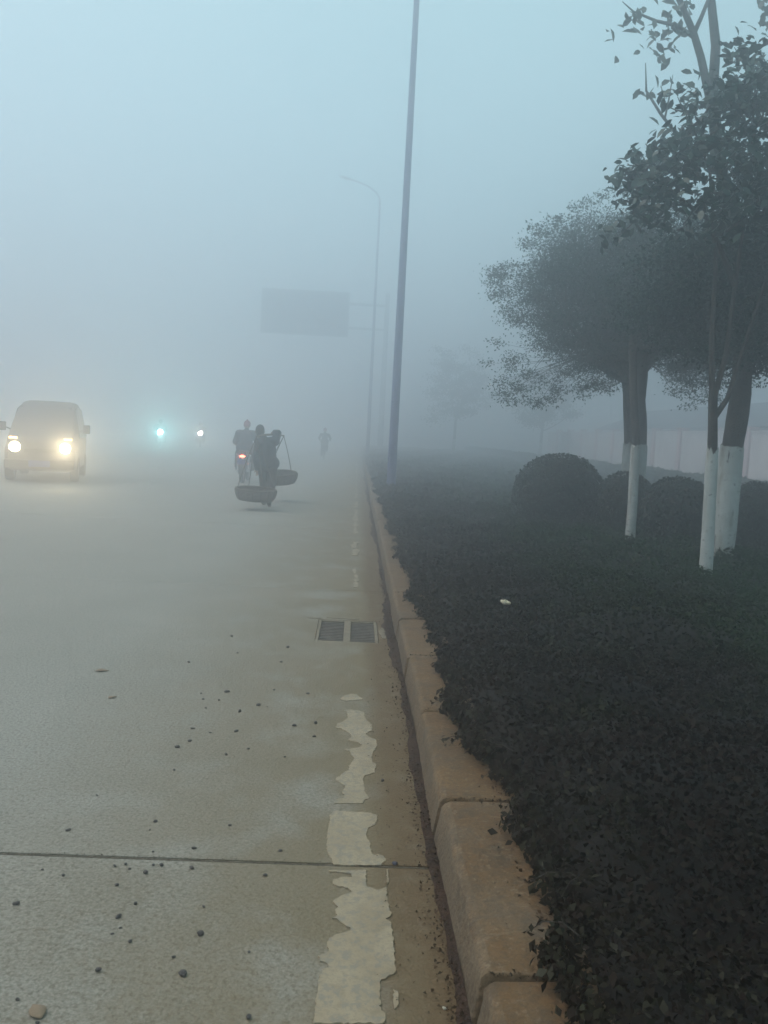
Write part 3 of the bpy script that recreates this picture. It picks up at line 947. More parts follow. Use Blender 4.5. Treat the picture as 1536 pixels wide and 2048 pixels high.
# slim tree just in front of it
t = empty('street_tree', (3.62, 10.9, 0), 0, 'slender whitewashed tree between the round bushes and the ground cover', 'tree', G_T)
grow(t, [(0, 0, -0.1), (0.0, 0, 0.6), (-0.02, 0, 1.5), (-0.12, 0, 2.3), (-0.17, 0, 2.9)], [0.062, 0.056, 0.052, 0.05, 0.045],
     (0.35, 0, 3.45), (1.05, 0.95, 0.95), 90, 12000, 0.055, 0.48, M['leaf_fine'], M['bark'], 9, white=(1.48, 0.003), clump_r=0.27, limbs=6,
     hollow=lambda x, y: 2.55)

# thick trunk at the right with long bare upper stems
t = empty('street_tree', (4.14, 9.3, 0), 0, 'thick whitewashed tree whose bare forked stems rise highest, right of the bushes', 'tree', G_T)
grow(t, [(-0.03, 0, -0.1), (0.0, 0, 0.6), (0.01, 0, 1.5), (0.05, 0, 2.1), (0.04, 0, 3.0), (-0.2, 0, 3.9)], [0.128, 0.118, 0.112, 0.11, 0.095, 0.07],
     (0.35, 0, 3.12), (1.6, 1.3, 0.92), 420, 70000, 0.055, 0.48, M['leaf_fine'], M['bark'], 21, white=(1.52, 0.004), clump_r=0.30, limbs=9,
     hollow=lambda x, y: 2.3 + 0.15 * abs(x) - (0.2 if x > 0.6 else 0))
st = MB()
st.tube([(-0.2, 0, 3.85), (-0.42, 0, 4.6), (-0.57, 0, 5.2), (-0.70, 0, 5.6), (-0.80, 0, 5.84), (-1.0, 0, 6.2), (-1.1, 0.1, 6.8)], [.07, .06, .046, .04, .036, .03, .015], 9)
st.tube([(-0.2, 0, 3.85), (-0.42, 0.05, 4.7), (-0.52, 0.05, 5.3), (-0.53, 0.05, 5.75), (-0.63, 0.05, 6.25), (-0.6, 0, 7.0)], [.07, .062, .055, .05, .042, .02], 9)
st.tube([(-0.80, 0, 5.82), (-0.72, 0.02, 6.02), (-0.62, 0.05, 6.3)], [.028, .022, .018], 7)
st.tube([(-0.80, 0, 5.80), (-0.98, 0, 5.90), (-1.2, 0, 5.93), (-1.45, 0.02, 6.02), (-1.58, 0, 6.1)], [.024, .02, .016, .010, .004], 7)
st.tube([(-0.93, -0.05, 4.80), (-1.1, -.05, 4.98), (-1.27, -0.05, 5.20), (-1.30, -0.05, 5.48)], [.018, .016, .012, .004], 7)
st.tube([(-0.45, 0, 4.45), (-0.75, -0.03, 4.62), (-0.93, -0.05, 4.80)], [.03, .026, .022], 7)
st.tube([(-1.05, -.05, 4.93), (-1.02, -.05, 5.15), (-1.0, -.05, 5.38)], [.012, .009, .003], 6)
st.tube([(-0.7, 0, 4.4), (-1.05, 0, 4.52), (-1.22, 0, 4.68)], [.02, .014, .005], 6)
st.build('upper_stems', M['barkg'], t)
P, N, LL = [], [], []
for (c_, n_, sp) in (((-1.22, 0, 5.72), 16, .13), ((-1.05, 0, 5.80), 12, .10), ((-1.38, 0, 5.93), 7, .10), ((-1.05, 0, 6.02), 8, .09), ((-0.92, 0, 6.1), 5, .07), ((-1.55, 0, 5.83), 2, .05), ((-1.64, 0, 5.75), 2, .05),
                     ((-1.1, 0, 5.25), 4, .05), ((-1.3, 0, 5.2), 3, .05), ((0.08, 0, 6.12), 30, .09), ((0.02, 0, 5.98), 9, .05), ((0.3, 0, 6.2), 40, .14), ((0.22, 0, 5.92), 9, .05), ((0.12, 0, 6.3), 30, .1), ((-0.3, 0, 6.8), 20, .3), ((-1.0, 0, 6.6), 18, .25)):
    n_ = int(n_ * 1.7)
    P.append(np.array(c_) + rng.normal(0, sp, (n_, 3)) * np.array([1, .7, .75]))
    N.append(rng.normal(0, .6, (n_, 3)) + np.array([0, -0.6, .5]))
P, N = np.concatenate(P), np.concatenate(N)
ls = rng.uniform(.10, .17, len(P))
# six-sided leaves, large enough to show their outline
def broad_leaves(P, N, L, W_):
    n_ = len(P)
    N = N / np.linalg.norm(N, axis=1, keepdims=True)
    T = np.cross(N, rng.normal(size=(n_, 3)))
    T /= np.linalg.norm(T, axis=1, keepdims=True)
    B = np.cross(N, T)
    L, W_ = L[:, None], W_[:, None]
    o = [P - T * L * .5, P - T * L * .18 + B * W_ * .42 + N * W_ * .12, P + T * L * .18 + B * W_ * .42 + N * W_ * .12, P + T * L * .5 - N * L * .08,
         P + T * L * .18 - B * W_ * .42 + N * W_ * .12, P - T * L * .18 - B * W_ * .42 + N * W_ * .12]
    return np.stack(o, 1).reshape(-1, 3), np.arange(n_ * 6).reshape(-1, 6)
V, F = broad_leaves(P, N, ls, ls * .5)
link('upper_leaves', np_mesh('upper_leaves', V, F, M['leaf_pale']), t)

# nearest slim tree with broad glossy leaves
t = empty('street_tree', (3.34, 7.9, 0), 0, 'nearest slim whitewashed tree with large glossy leaves at upper right', 'tree', G_T)
q = MB()
rough_tube(q, [(0.04, 0, -0.1), (0.03, 0, 0.6), (0.0, 0, 1.45), (-0.04, 0, 1.95)], [0.056, 0.052, 0.046, 0.042], 12, .06, 4)
q.build('trunk', M['bark'], t, angle=60)
q = MB()
rough_tube(q, [(0.04, 0, -0.1), (0.03, 0, 0.6), (0.0, 0, 1.46)], [0.064, 0.06, 0.054], 14, .03, 8)
for i in range(len(q.v) - 14, len(q.v)):
    q.v[i] = (q.v[i][0], q.v[i][1], q.v[i][2] + rnd.uniform(-.04, .04))
q.build('limewash', M['lime'], t, angle=60)['label'] = 'white limewashed lower trunk'
br = MB()
stems = [[(-0.04, 0, 1.9), (-0.10, 0, 2.5), (-0.12, 0, 3.2), (-0.25, 0, 4.0), (-0.5, 0, 4.5)], [(-0.04, 0, 1.9), (0.06, .02, 2.35), (0.10, .05, 3.0), (0.15, .05, 3.9), (0.1, 0, 4.8)],
         [(-0.02, 0, 1.75), (0.10, 0, 1.95), (0.2, 0, 2.4), (0.45, 0, 3.4), (0.7, 0, 4.2)], [(0.1, .05, 3.0), (-0.2, .1, 3.6), (-0.75, .05, 3.9), (-0.95, 0, 3.88)]]
sp = []
for s_ in stems:
    pts = []
    for i in range(len(s_) - 1):
        pts += [Vector(s_[i]).lerp(Vector(s_[i + 1]), k / 4) for k in range(4)]
    pts.append(Vector(s_[-1]))
    br.tube(pts, [0.03 * (1 - .8 * i / len(pts)) for i in range(len(pts))], 7)
    sp += pts
r_ = random.Random(5)
cl = []
tries = 0
while len(cl) < 170:
    p = Vector((r_.uniform(-1.0, 1.35), r_.uniform(-.65, .65), r_.uniform(3.45, 5.15)))
    # sloping upper-left outline of the crown
    lim = 3.95 + (p.x + 0.98) * 1.05
    if p.z > min(lim, 5.0 if p.x < .25 else 4.85) or p.z < 3.35 + 0.1 * abs(p.x): continue
    cl.append((p, r_.uniform(.13, .22)))
for e_ in ((-.12, 0, 5.08, .11), (-.02, 0, 5.02, .1), (.12, 0, 4.95, .12), (-.95, 0, 3.72, .12), (-.9, 0, 4.02, .12), (-.72, 0, 4.55, .10), (-.6, 0, 4.62, .12), (-.45, 0, 4.58, .1), (-.98, 0, 3.9, .1)):
    cl.append((Vector(e_[:3]), e_[3]))
P, N, = [], []
for (p, cr_) in cl:
    near = min(sp, key=lambda a: (a - p).length)
    br.tube(bez(near, p, (0, 0, -.04), 4), [.010, .008, .006, .005, .003], 5)
    k = int(34 * (cr_ / .17) ** 2)
    g_ = rng.normal(0, .6, (k, 3)) * cr_
    P.append(np.array(p) + g_)
    N.append(rng.normal(0, .55, (k, 3)) + np.array([0, -.25, .6]) + g_ / cr_ * .3)
br.build('branches', M['bark'], t)
P, N = np.concatenate(P), np.concatenate(N)
ls = rng.uniform(.07, .13, len(P))
V, F = broad_leaves(P, N, ls, ls * .52)
link('crown', np_mesh('crown', V, F, M['leaf_broad']), t)

# trees lost in the fog
for (x, y, zc, rx, rz_, lab, sd) in ((6.4, 56, 4.9, 2.9, 3.1, 'round tree fading into the fog just right of the nearest lamp post', 31),
                                    (11.5, 53, 4.6, 2.6, 2.6, 'pale tree outline farthest back in the fog on the right', 33)):
    t = empty('street_tree', (x, y, 0), 0, lab, 'tree', 'trees fading into the fog')
    grow(t, [(0, 0, -.1), (0, 0, 1), (.05, 0, zc - rz_ * .6)], [.12, .1, .08], (0, 0, zc), (rx, rx, rz_), 90, 8000, .18, .5, M['leaf_fine'], M['bark'], sd, white=(1.4, .003), clump_r=.5, limbs=6)

# ------------------------------------------------------------------ clipped round bushes
def bush(x, y, r, top, n_leaf, lab, sd, sy=1.0):
    b = empty('round_bush', (x, y, 0), 0, lab, 'bush', 'clipped round bushes under the trees')
    r_ = np.random.default_rng(sd)
    zc = top * 0.48
    rz_ = top - zc
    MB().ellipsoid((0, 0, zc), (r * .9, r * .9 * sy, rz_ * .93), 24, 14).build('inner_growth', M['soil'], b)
    d = r_.normal(size=(n_leaf, 3))
    d /= np.linalg.norm(d, axis=1, keepdims=True)
    d = d[d[:, 2] > -.75]
    wob = 1 + .03 * np.sin(4 * d[:, 0] + sd) * np.cos(5 * d[:, 1]) + r_.normal(0, .022, len(d)) - .02
    # a little boxy, as shears leave it
    pw = np.power(np.abs(d), .88) * np.sign(d)
    P = pw * np.array([r, r * sy, rz_]) * wob[:, None] + np.array([0, 0, zc])
    P[:, 2] = np.maximum(P[:, 2], .02)
    N = d + r_.normal(0, .55, d.shape)
    L = r_.uniform(.035, .065, len(P))
    V, F = leaf_quads(P, N, L, L * .6)
    tag(link('foliage', np_mesh('foliage', V, F, M['leaf_bush']), b), kind='stuff')
    return b
bush(2.98, 12.3, .66, 1.29, 9000, 'largest round bush, leftmost, standing clear at the edge of the verge', 1)
bush(3.80, 11.75, .42, 1.10, 5000, 'small round bush behind the slender whitewashed trunk', 2)
bush(4.36, 11.2, .52, 1.08, 6500, 'round bush between the slender trunk and the two right hand trunks', 3)
bush(5.22, 10.5, .68, 1.10, 8000, 'round bush at the right edge, beyond the thick whitewashed trunk', 4)

# ------------------------------------------------------------------ lamp posts
def lamp_post(x, y, lab):
    t = empty('lamp_post', (x, y, 0), 0, lab, 'lamp post', 'lamp posts along the verge')
    MB().tube([(0, 0, 0.02), (0, 0, 4), (0, 0, 8), (0, 0, 14.1)], [.108, .092, .076, .055], 16).build('pole', M['pole'], t)
    q = MB().box((0, 0, .012), (.42, .42, .03))
    bevel_mod(q.build('base_plate', M['pole'], t), .004)
    for a in (-1, 1):
        for b in (-1, 1):
            MB().tube([(a * .16, b * .16, .02), (a * .16, b * .16, .09)], .016, 6).build('bolt', M['steel'], t)
    MB().tube([(0, 0, .62), (0, 0, 1.02)], [.1085, .1075], 16).build('access_door', M['pole'], t)
    MB().tube([(0, 0, 13.9), (-.02, 0, 14.3), (-.25, 0, 14.65), (-.75, 0, 14.95), (-1.55, 0, 15.2)], [.052, .05, .045, .042, .04], 10).build('arm', M['pole'], t)
    h = MB().ellipsoid((-1.92, 0, 15.28), (.40, .15, .075), 16, 10, Matrix.Rotation(.22, 3, 'Y')).build('lamp_head', M['steel'], t)
    MB().ellipsoid((-1.96, 0, 15.24), (.24, .11, .05), 14, 8, Matrix.Rotation(.22, 3, 'Y')).build('lens', M['lens'], h)
    return t
lamp_post(.86, 20, 'tall blue grey lamp post standing in the verge, the nearest one')
lamp_post(.64, 48, 'faint lamp post with its arm over the road, farther off in fog')

# ------------------------------------------------------------------ direction sign on its mast
t = empty('road_sign', (1.72, 62, 0), 0, 'large blank looking direction sign on a mast arm over the road, fading in fog', 'road sign')
MB().tube([(0, 0, 0), (0, 0, 5.5), (0, 0, 11.5)], [.22, .19, .16], 16).build('mast', M['steel'], t)
for z in (10.6, 8.9):
    MB().tube([(0, 0, z), (-4.5, 0, z + .02), (-8.6, 0, z + .05)], [.10, .09, .07], 10).build('arm', M['steel'], t)
bevel_mod(MB().box((-5.83, -.15, 9.80), (6.08, .06, 2.98)).build('panel', M['sign'], t), .02)
for z in (11.335, 8.265):
    MB().box((-5.83, -.16, z), (6.26, .08, .09)).build('frame_rail', M['steel'], t, smooth=False)
for x in (-8.915, -2.745):
    MB().box((x, -.16, 9.80), (.09, .082, 2.98)).build('frame_rail', M['steel'], t, smooth=False)

# ------------------------------------------------------------------ materials for vehicles, people and their things
M['van'] = plain('pale_van_paint', (0.07, 0.07, 0.075), 0.5, 0.0, var=0.08, scale=2)
M['glass'] = glass_mat('dark_glass')
M['black'] = plain('black_plastic', (0.02, 0.02, 0.022), 0.6, var=0.2)
M['tyre'] = plain('tyre_rubber', (0.018, 0.018, 0.018), 0.85, var=0.2)
M['rim'] = plain('wheel_steel', (0.25, 0.25, 0.26), 0.4, 0.7, var=0.15)
M['chrome'] = plain('chrome', (0.5, 0.5, 0.5), 0.2, 0.9, var=0.1)
M['plate'] = plain('blue_plate', (0.03, 0.07, 0.25), 0.5, var=0.1)
M['tank'] = plain('dark_red_paint', (0.10, 0.025, 0.02), 0.35, var=0.1)
M['wicker'] = plain('brown_wicker', (0.085, 0.058, 0.038), 0.85, var=0.4, scale=25, bump=0.6)
M['rope'] = plain('rope', (0.10, 0.075, 0.06), 0.9, var=0.3, scale=30)
M['bamboo'] = plain('bamboo', (0.13, 0.09, 0.05), 0.6, var=0.3, scale=8)
M['skin'] = plain('skin', (0.36, 0.23, 0.17), 0.55, var=0.06, scale=6)
M['hair'] = plain('black_hair', (0.012, 0.011, 0.011), 0.5, var=0.3, scale=60, bump=0.6)
def cloth(name, col): return plain(name, col, 0.92, var=0.22, scale=7, bump=0.35, spec=0.2)
M['navy'] = cloth('navy_cloth', (0.03, 0.042, 0.055))
M['dark'] = cloth('charcoal_cloth', (0.020, 0.020, 0.023))
M['greyj'] = cloth('grey_jacket', (0.060, 0.060, 0.075))
M['pinkcap'] = cloth('dull_pink_knit', (0.30, 0.11, 0.14))
M['shoe'] = plain('dark_shoe', (0.02, 0.017, 0.015), 0.6, var=0.2)
M['hl_warm'] = glow_mat('warm_headlamp', (1.0, 0.86, 0.55), 25.0)
M['hl_warm2'] = glow_mat('warm_bike_lamp', (1.0, 0.88, 0.68), 120.0)
M['hl_cyan'] = glow_mat('cool_bike_lamp', (0.62, 1.0, 1.0), 120.0)
M['amber'] = glow_mat('amber_lamp', (1.0, 0.55, 0.2), 6)
M['red'] = glow_mat('red_tail_lamp', (1.0, 0.12, 0.07), 14)

def lamp(parent, loc, col, watts, size, aim=None, cone=None, rad=0.07):
    d = bpy.data.lights.new('lamp_light', 'SPOT' if aim else 'POINT')
    d.energy = watts
    d.color = col
    d.shadow_soft_size = rad
    if aim:
        d.spot_size = cone
        d.spot_blend = 0.8
    o = bpy.data.objects.new('lamp_light', d)
    C.objects.link(o)
    o.parent = parent
    o.location = loc
    if aim: o.rotation_euler = Vector(aim).to_track_quat('-Z', 'Y').to_euler()
    return o

# ------------------------------------------------------------------ microvan with its headlamps on
def make_van():
    t = empty('microvan', (-6.93, 18.95, 0), math.radians(14), 'microvan with glaring headlights coming out of the fog on the left', 'van')
    # cross sections from nose (-y) to tail: y, zlow, zbelt, ztop, half widths low / belt / top
    sec = [(-0.02, .32, .62, .84, .60, .66, .62), (.05, .26, .66, .94, .70, .73, .68), (.22, .24, .74, 1.06, .735, .745, .70), (.52, .24, .84, 1.16, .745, .755, .70),
           (.80, .24, .90, 1.42, .75, .755, .66), (1.12, .24, .92, 1.66, .75, .755, .60), (1.42, .24, .92, 1.78, .75, .755, .575), (1.9, .24, .92, 1.83, .75, .755, .575),
           (2.6, .24, .92, 1.84, .75, .755, .575), (3.2, .24, .92, 1.82, .75, .755, .575), (3.52, .26, .92, 1.76, .74, .745, .565), (3.66, .32, .88, 1.58, .70, .71, .54)]
    rings = []
    for (y, z0, zb, zt, wl_, wb, wt) in sec:
        ym = y - .0
        half = [(0, z0), (wl_ * .8, z0), (wl_, z0 + .06), (wb, zb - .12), (wb, zb), (wb * .985, zb + .04), (wt + (wb - wt) * .12, zt - .12), (wt * .95, zt - .035), (wt * .75, zt - .006), (0, zt)]
        ring = [(x, ym, z) for x, z in half] + [(-x, ym, z) for x, z in half[-2:0:-1]]
        rings.append(ring)
    n_ = len(rings[0])
    vs = [p for r in rings for p in r]
    fs = []
    for i in range(len(rings) - 1):
        for k in range(n_):
            fs.append((i * n_ + k, i * n_ + (k + 1) % n_, (i + 1) * n_ + (k + 1) % n_, (i + 1) * n_ + k))
    fs.append(tuple(range(n_ - 1, -1, -1)))
    fs.append(tuple((len(rings) - 1) * n_ + k for k in range(n_)))
    MB().add(vs, fs).build('body', M['van'], t, angle=35)
    def pane(name, pts, off, parent=t):
        pts = [Vector(p) for p in pts]
        n0 = (pts[1] - pts[0]).cross(pts[2] - pts[0]).normalized()
        if n0.dot(Vector(off)) < 0: n0 = -n0
        a = [p + n0 * .012 for p in pts]
        b = [p - n0 * .03 for p in pts]
        k = len(pts)
        return MB().add(a + b, [tuple(range(k))] + [tuple(range(2 * k - 1, k - 1, -1))] + [(i, (i + 1) % k, k + (i + 1) % k, k + i) for i in range(k)]).build(name, M['glass'], parent, smooth=False)
    pane('windscreen', [(-.645, .60, 1.195), (.645, .60, 1.195), (.55, 1.20, 1.675), (-.55, 1.20, 1.675)], (0, -1, .5))
    for s in (-1, 1):
        pane('side_window', [(s * .752, 1.0, .99), (s * .752, 1.62, .99), (s * .612, 1.62, 1.68), (s * .632, 1.28, 1.60)], (s, 0, 0))
        pane('side_window', [(s * .752, 1.70, .99), (s * .752, 2.55, .99), (s * .612, 2.55, 1.69), (s * .612, 1.70, 1.69)], (s, 0, 0))
        pane('side_window', [(s * .752, 2.63, .99), (s * .752, 3.40, .99), (s * .612, 3.34, 1.67), (s * .612, 2.63, 1.69)], (s, 0, 0))
    pane('rear_window', [(-.55, 3.64, 1.0), (.55, 3.64, 1.0), (.50, 3.60, 1.55), (-.50, 3.60, 1.55)], (0, 1, 0))
    bevel_mod(MB().box((0, -.05, .40), (1.44, .16, .20)).build('bumper', M['black'], t), .03, 3)
    bevel_mod(MB().box((0, -.035, .70), (.66, .05, .09)).build('grille', M['black'], t), .01)
    MB().box((0, -.14, .42), (.44, .012, .14)).build('number_plate', M['plate'], t, smooth=False)
    for s in (-1, 1):
        hl = MB().lathe([(.0, -.03), (.10, -.025), (.115, 0), (.115, .08)], 20, (s * .515, -.015, .77), 'y').build('headlight', M['hl_warm'], t)
        MB().lathe([(.116, -.01), (.135, -.012), (.135, .09), (.116, .09)], 20, (s * .515, -.015, .77), 'y', True).build('bezel', M['chrome'], hl)
        lamp(hl, (s * .515, -.14, .77), (1.0, .80, .45), 65 if s > 0 else 20, .1, aim=(0.10, -1, -.03), cone=math.radians(64), rad=.17 if s > 0 else .115)
        bevel_mod(MB().box((s * .565, .07, .965), (.17, .07, .05)).build('indicator', M['amber'], t), .015)
        q = MB().tube([(s * .70, .92, 1.12), (s * .84, .88, 1.18)], .015, 6)
        mr_ = q.build('mirror', M['black'], t)
        bevel_mod(MB().box((s * .90, .87, 1.20), (.16, .07, .20)).build('mirror_housing', M['van'], mr_), .02)
        for y in (.62, 2.95):
            wh = MB().lathe([(.20, -.085), (.27, -.09), (.285, -.06), (.285, .06), (.27, .09), (.20, .085)], 24, (s * .68, y, .285), 'x', True).build('wheel', M['tyre'], t)
            MB().lathe([(.0, .07), (.06, .075), (.10, .05), (.17, .055), (.205, .08), (.205, -.08)], 20, (s * .68, y, .285), 'x').build('rim', M['rim'], wh)
    MB().tube([(-.25, .585, 1.20), (.15, .70, 1.30)], .008, 5).tube([(.2, .585, 1.20), (.55, .68, 1.28)], .008, 5).build('wipers', M['black'], t)
    return t
make_van()

# ------------------------------------------------------------------ people: bodies voxel-joined from tapered limbs into one surface
def rcone(q, a, b, ra, rb, n=12):
    a, b = Vector(a), Vector(b)
    d = b - a
    L = max(d.length, 1e-6)
    d /= L
    pts, rads = [], []
    for i in range(5):
        t_ = PI / 2 * (1 - i / 4)
        pts.append(a - d * ra * math.sin(t_) * .999)
        rads.append(max(ra * math.cos(t_), .0005))
    for i in range(5):
        t_ = PI / 2 * i / 4
        pts.append(b + d * rb * math.sin(t_) * .999)
        rads.append(max(rb * math.cos(t_), .0005))
    q.tube(pts, rads, n)

def fuse(name, q, vox, mat, parent, smooth_it=6):
    me = bpy.data.meshes.new(name + '_raw')
    me.from_pydata(q.v, [], q.f)
    tmp = bpy.data.objects.new('tmp', me)
    C.objects.link(tmp)
    r1 = tmp.modifiers.new('r', 'REMESH')
    r1.mode = 'VOXEL'
    r1.voxel_size = vox
    r1.use_smooth_shade = True
    s1 = tmp.modifiers.new('s', 'SMOOTH')
    s1.factor = .5
    s1.iterations = smooth_it
    dg = bpy.context.evaluated_depsgraph_get()
    out = bpy.data.meshes.new_from_object(tmp.evaluated_get(dg))
    out.name = name
    bpy.data.objects.remove(tmp)
    bpy.data.meshes.remove(me)
    out.materials.clear()
    out.materials.append(mat)
    for p in out.polygons: p.use_smooth = True
    return link(name, out, parent)

def hand(q, wrist, direc, palm_n, curl, side):
    """palm, four unequal bent fingers and a thumb from the side of the palm"""
    w_, d = Vector(wrist), Vector(direc).normalized()
    n0 = Vector(palm_n)
    n0 = (n0 - d * n0.dot(d)).normalized()
    s = d.cross(n0) * side
    for k in range(4):
        off = (k - 1.5) * .019
        root = w_ + d * .078 + s * off
        rcone(q, w_ + s * off * .6, root, .014, .012, 8)
        ln = (.066, .074, .070, .055)[k]
        p1 = root + (d * math.cos(curl * .5) + n0 * math.sin(curl * .5)) * ln * .5
        p2 = p1 + (d * math.cos(curl * 1.4) + n0 * math.sin(curl * 1.4)) * ln * .55
        rcone(q, root, p1, .0095, .0085, 8)
        rcone(q, p1, p2, .0085, .0075, 8)
    tb = w_ + d * .028 - s * .030
    t1 = tb + (d * .6 - s * .7 + n0 * .5).normalized() * .038
    rcone(q, tb, t1, .012, .010, 8)
    rcone(q, t1, t1 + (d * .9 + n0 * .5).normalized() * .032, .010, .008, 8)

def person(root, J, jacket, trousers, head_cover, cover_kind='cap', look=(0, 1, 0), curl=.9, bulk=0.0):
    """J: joints in the thing's own space; the figure faces +y"""
    q = MB()
    H = Vector(J['head'])
    fw = Vector(look).normalized()
    rt = fw.cross(Vector((0, 0, 1))).normalized()
    R3 = Matrix((rt, fw, rt.cross(fw) * 1.0)).transposed()
    q.ellipsoid(H, (.076, .096, .112), 20, 14, R3)
    q.ellipsoid(H + fw * .022 - Vector((0, 0, .062)), (.056, .066, .06), 14, 10, R3)              # jaw
    q.ellipsoid(H + fw * .098 - Vector((0, 0, .012)), (.013, .02, .026), 8, 6, R3)                # nose
    q.ellipsoid(H + fw * .080 - Vector((0, 0, .058)), (.026, .014, .010), 8, 6, R3)               # lips
    q.ellipsoid(H + fw * .080 + Vector((0, 0, .024)), (.052, .016, .010), 8, 6, R3)               # brow over the eyes
    for s in (-1, 1):
        q.ellipsoid(H + rt * s * .080 - fw * .008 - Vector((0, 0, .008)), (.010, .020, .032), 8, 6, R3)
    nk, ch, pv = Vector(J['neck']), Vector(J['chest']), Vector(J['pelvis'])
    rcone(q, H - Vector((0, 0, .06)), nk, .052, .056)
    sl, sr = Vector(J['sh_l']), Vector(J['sh_r'])
    rcone(q, sl, sr, .06, .06)
    rcone(q, nk, ch, .07, .125)
    rcone(q, ch, pv, .125, .115)
    hl, hr = Vector(J['hip_l']), Vector(J['hip_r'])
    rcone(q, hl, hr, .095, .095)
    jk, tr = MB(), MB()
    for s, e, w_ in (('sh_l', 'el_l', 'wr_l'), ('sh_r', 'el_r', 'wr_r')):
        a, b, c_ = Vector(J[s]), Vector(J[e]), Vector(J[w_])
        rcone(q, a, b, .05, .04)
        rcone(q, b, c_, .04, .027)
        rcone(jk, a, b, .072 + bulk, .060 + bulk)
        rcone(jk, b, b.lerp(c_, .93), .060 + bulk, .046 + bulk * .4)
        hd = Vector(J.get('hd_' + s[-1], tuple((c_ - b).normalized())))
        hand(q, c_, hd, J.get('pn_' + s[-1], (0, 0, -1)), curl, -1 if s[-1] == 'l' else 1)
    for h_, k_, a_ in (('hip_l', 'kn_l', 'an_l'), ('hip_r', 'kn_r', 'an_r')):
        a, b, c_ = Vector(J[h_]), Vector(J[k_]), Vector(J[a_])
        rcone(q, a, b, .078, .052)
        rcone(q, b, c_, .052, .034)
        rcone(tr, a, b, .098 + bulk * .8, .074 + bulk * .8)
        rcone(tr, b, b.lerp(c_, .96), .074 + bulk * .8, .058 + bulk * .8)
        ft = Vector(J.get('ft_' + h_[-1], (0, 1, 0))).normalized()
        rcone(q, c_ - ft * .03 - Vector((0, 0, .02)), c_ + ft * .13 - Vector((0, 0, .045)), .034, .026)
        sh_ = MB()
        rcone(sh_, c_ - ft * .045 - Vector((0, 0, .035)), c_ + ft * .06 - Vector((0, 0, .036)), .046, .046)
        rcone(sh_, c_ + ft * .06 - Vector((0, 0, .036)), c_ + ft * .15 - Vector((0, 0, .05)), .046, .032)
        rcone(sh_, c_, c_ + Vector((0, 0, .03)), .044, .046)
        fuse('shoe', sh_, .011, M['shoe'], root, 3)
    rcone(jk, sl, sr, .082 + bulk, .082 + bulk)
    rcone(jk, nk - Vector((0, 0, .03)), ch, .10, .155 + bulk)
    rcone(jk, ch, pv, .155 + bulk, .150 + bulk * 1.5)
    rcone(jk, hl + Vector((0, 0, .03)), hr + Vector((0, 0, .03)), .128 + bulk, .128 + bulk)
    rcone(jk, nk + Vector((0, 0, .0)), nk + Vector((0, 0, .04)), .066, .064)
    rcone(tr, hl, hr, .112, .112)
    rcone(tr, pv, pv - Vector((0, 0, .05)), .115, .115)
    fuse('body', q, .0085, M['skin'], root, 3)
    fuse('jacket', jk, .013, jacket, root, 5)
    fuse('trousers', tr, .013, trousers, root, 5)
    c = MB()
    if cover_kind == 'hair':
        c.ellipsoid(H + Vector((0, 0, .022)) - fw * .018, (.085, .10, .108), 20, 14, R3)
        c.ellipsoid(H - fw * .05 - Vector((0, 0, .03)), (.075, .06, .085), 16, 10, R3)
        fuse('hair', c, .010, head_cover, root, 3)
    elif cover_kind == 'helmet':
        c.ellipsoid(H + Vector((0, 0, .022)), (.125, .142, .135), 22, 14, R3)
        c.box(H + fw * .15 + Vector((0, 0, .03)), (.17, .09, .014), R3)
        fuse('helmet', c, .011, head_cover, root, 3)
    else:
        c.ellipsoid(H + Vector((0, 0, .035)) - fw * .008, (.090, .108, .100), 20, 14, R3)
        c.ellipsoid(H + Vector((0, 0, .145)), (.022, .022, .02), 10, 8)
        c.ellipsoid(H + Vector((0, 0, .0)) - fw * .02, (.094, .105, .045), 18, 8, R3)
        fuse('cap', c, .010, head_cover, root, 3)
    return root

# walker with a shoulder pole and two baskets
t = empty('person', (-1.64, 16.0, 0), 0, 'person in dark clothes walking away with a shoulder pole and two baskets', 'person')
person(t, dict(head=(-.175, .05, 1.385), neck=(-.10, .01, 1.235), chest=(-.02, .0, 1.06), pelvis=(.0, -.03, .80),
               sh_l=(-.175, 0, 1.165), sh_r=(.115, .01, 1.215), el_l=(-.225, -.04, .90), wr_l=(-.20, .06, .68),
               el_r=(.155, .10, 1.365), wr_r=(.075, .27, 1.385), hd_r=(-.35, .7, -.05), pn_r=(0, 0, -1),
               hip_l=(-.085, -.02, .775), kn_l=(-.075, .13, .43), an_l=(-.055, .10, .085), hip_r=(.085, -.03, .775), kn_r=(.085, .02, .42), an_r=(.075, -.26, .12), ft_r=(0, .9, -.35)),
       M['navy'], M['dark'], M['hair'], 'hair', look=(-.15, 1, -.15), curl=1.1, bulk=.012)
PA, PB = Vector((-1.77, 15.12, 1.295)), Vector((-1.47, 17.28, 1.315))
q = MB()
mid = Vector((-1.62, 16.15, 1.335))
q.tube([PA, PA.lerp(mid, .5) + Vector((0, 0, .012)), mid, mid.lerp(PB, .5) + Vector((0, 0, .012)), PB], [.014, .019, .021, .019, .014], 10)
tag(q.build('carrying_pole', M['bamboo']), 'bamboo carrying pole resting on the walker\'s right shoulder', 'pole')

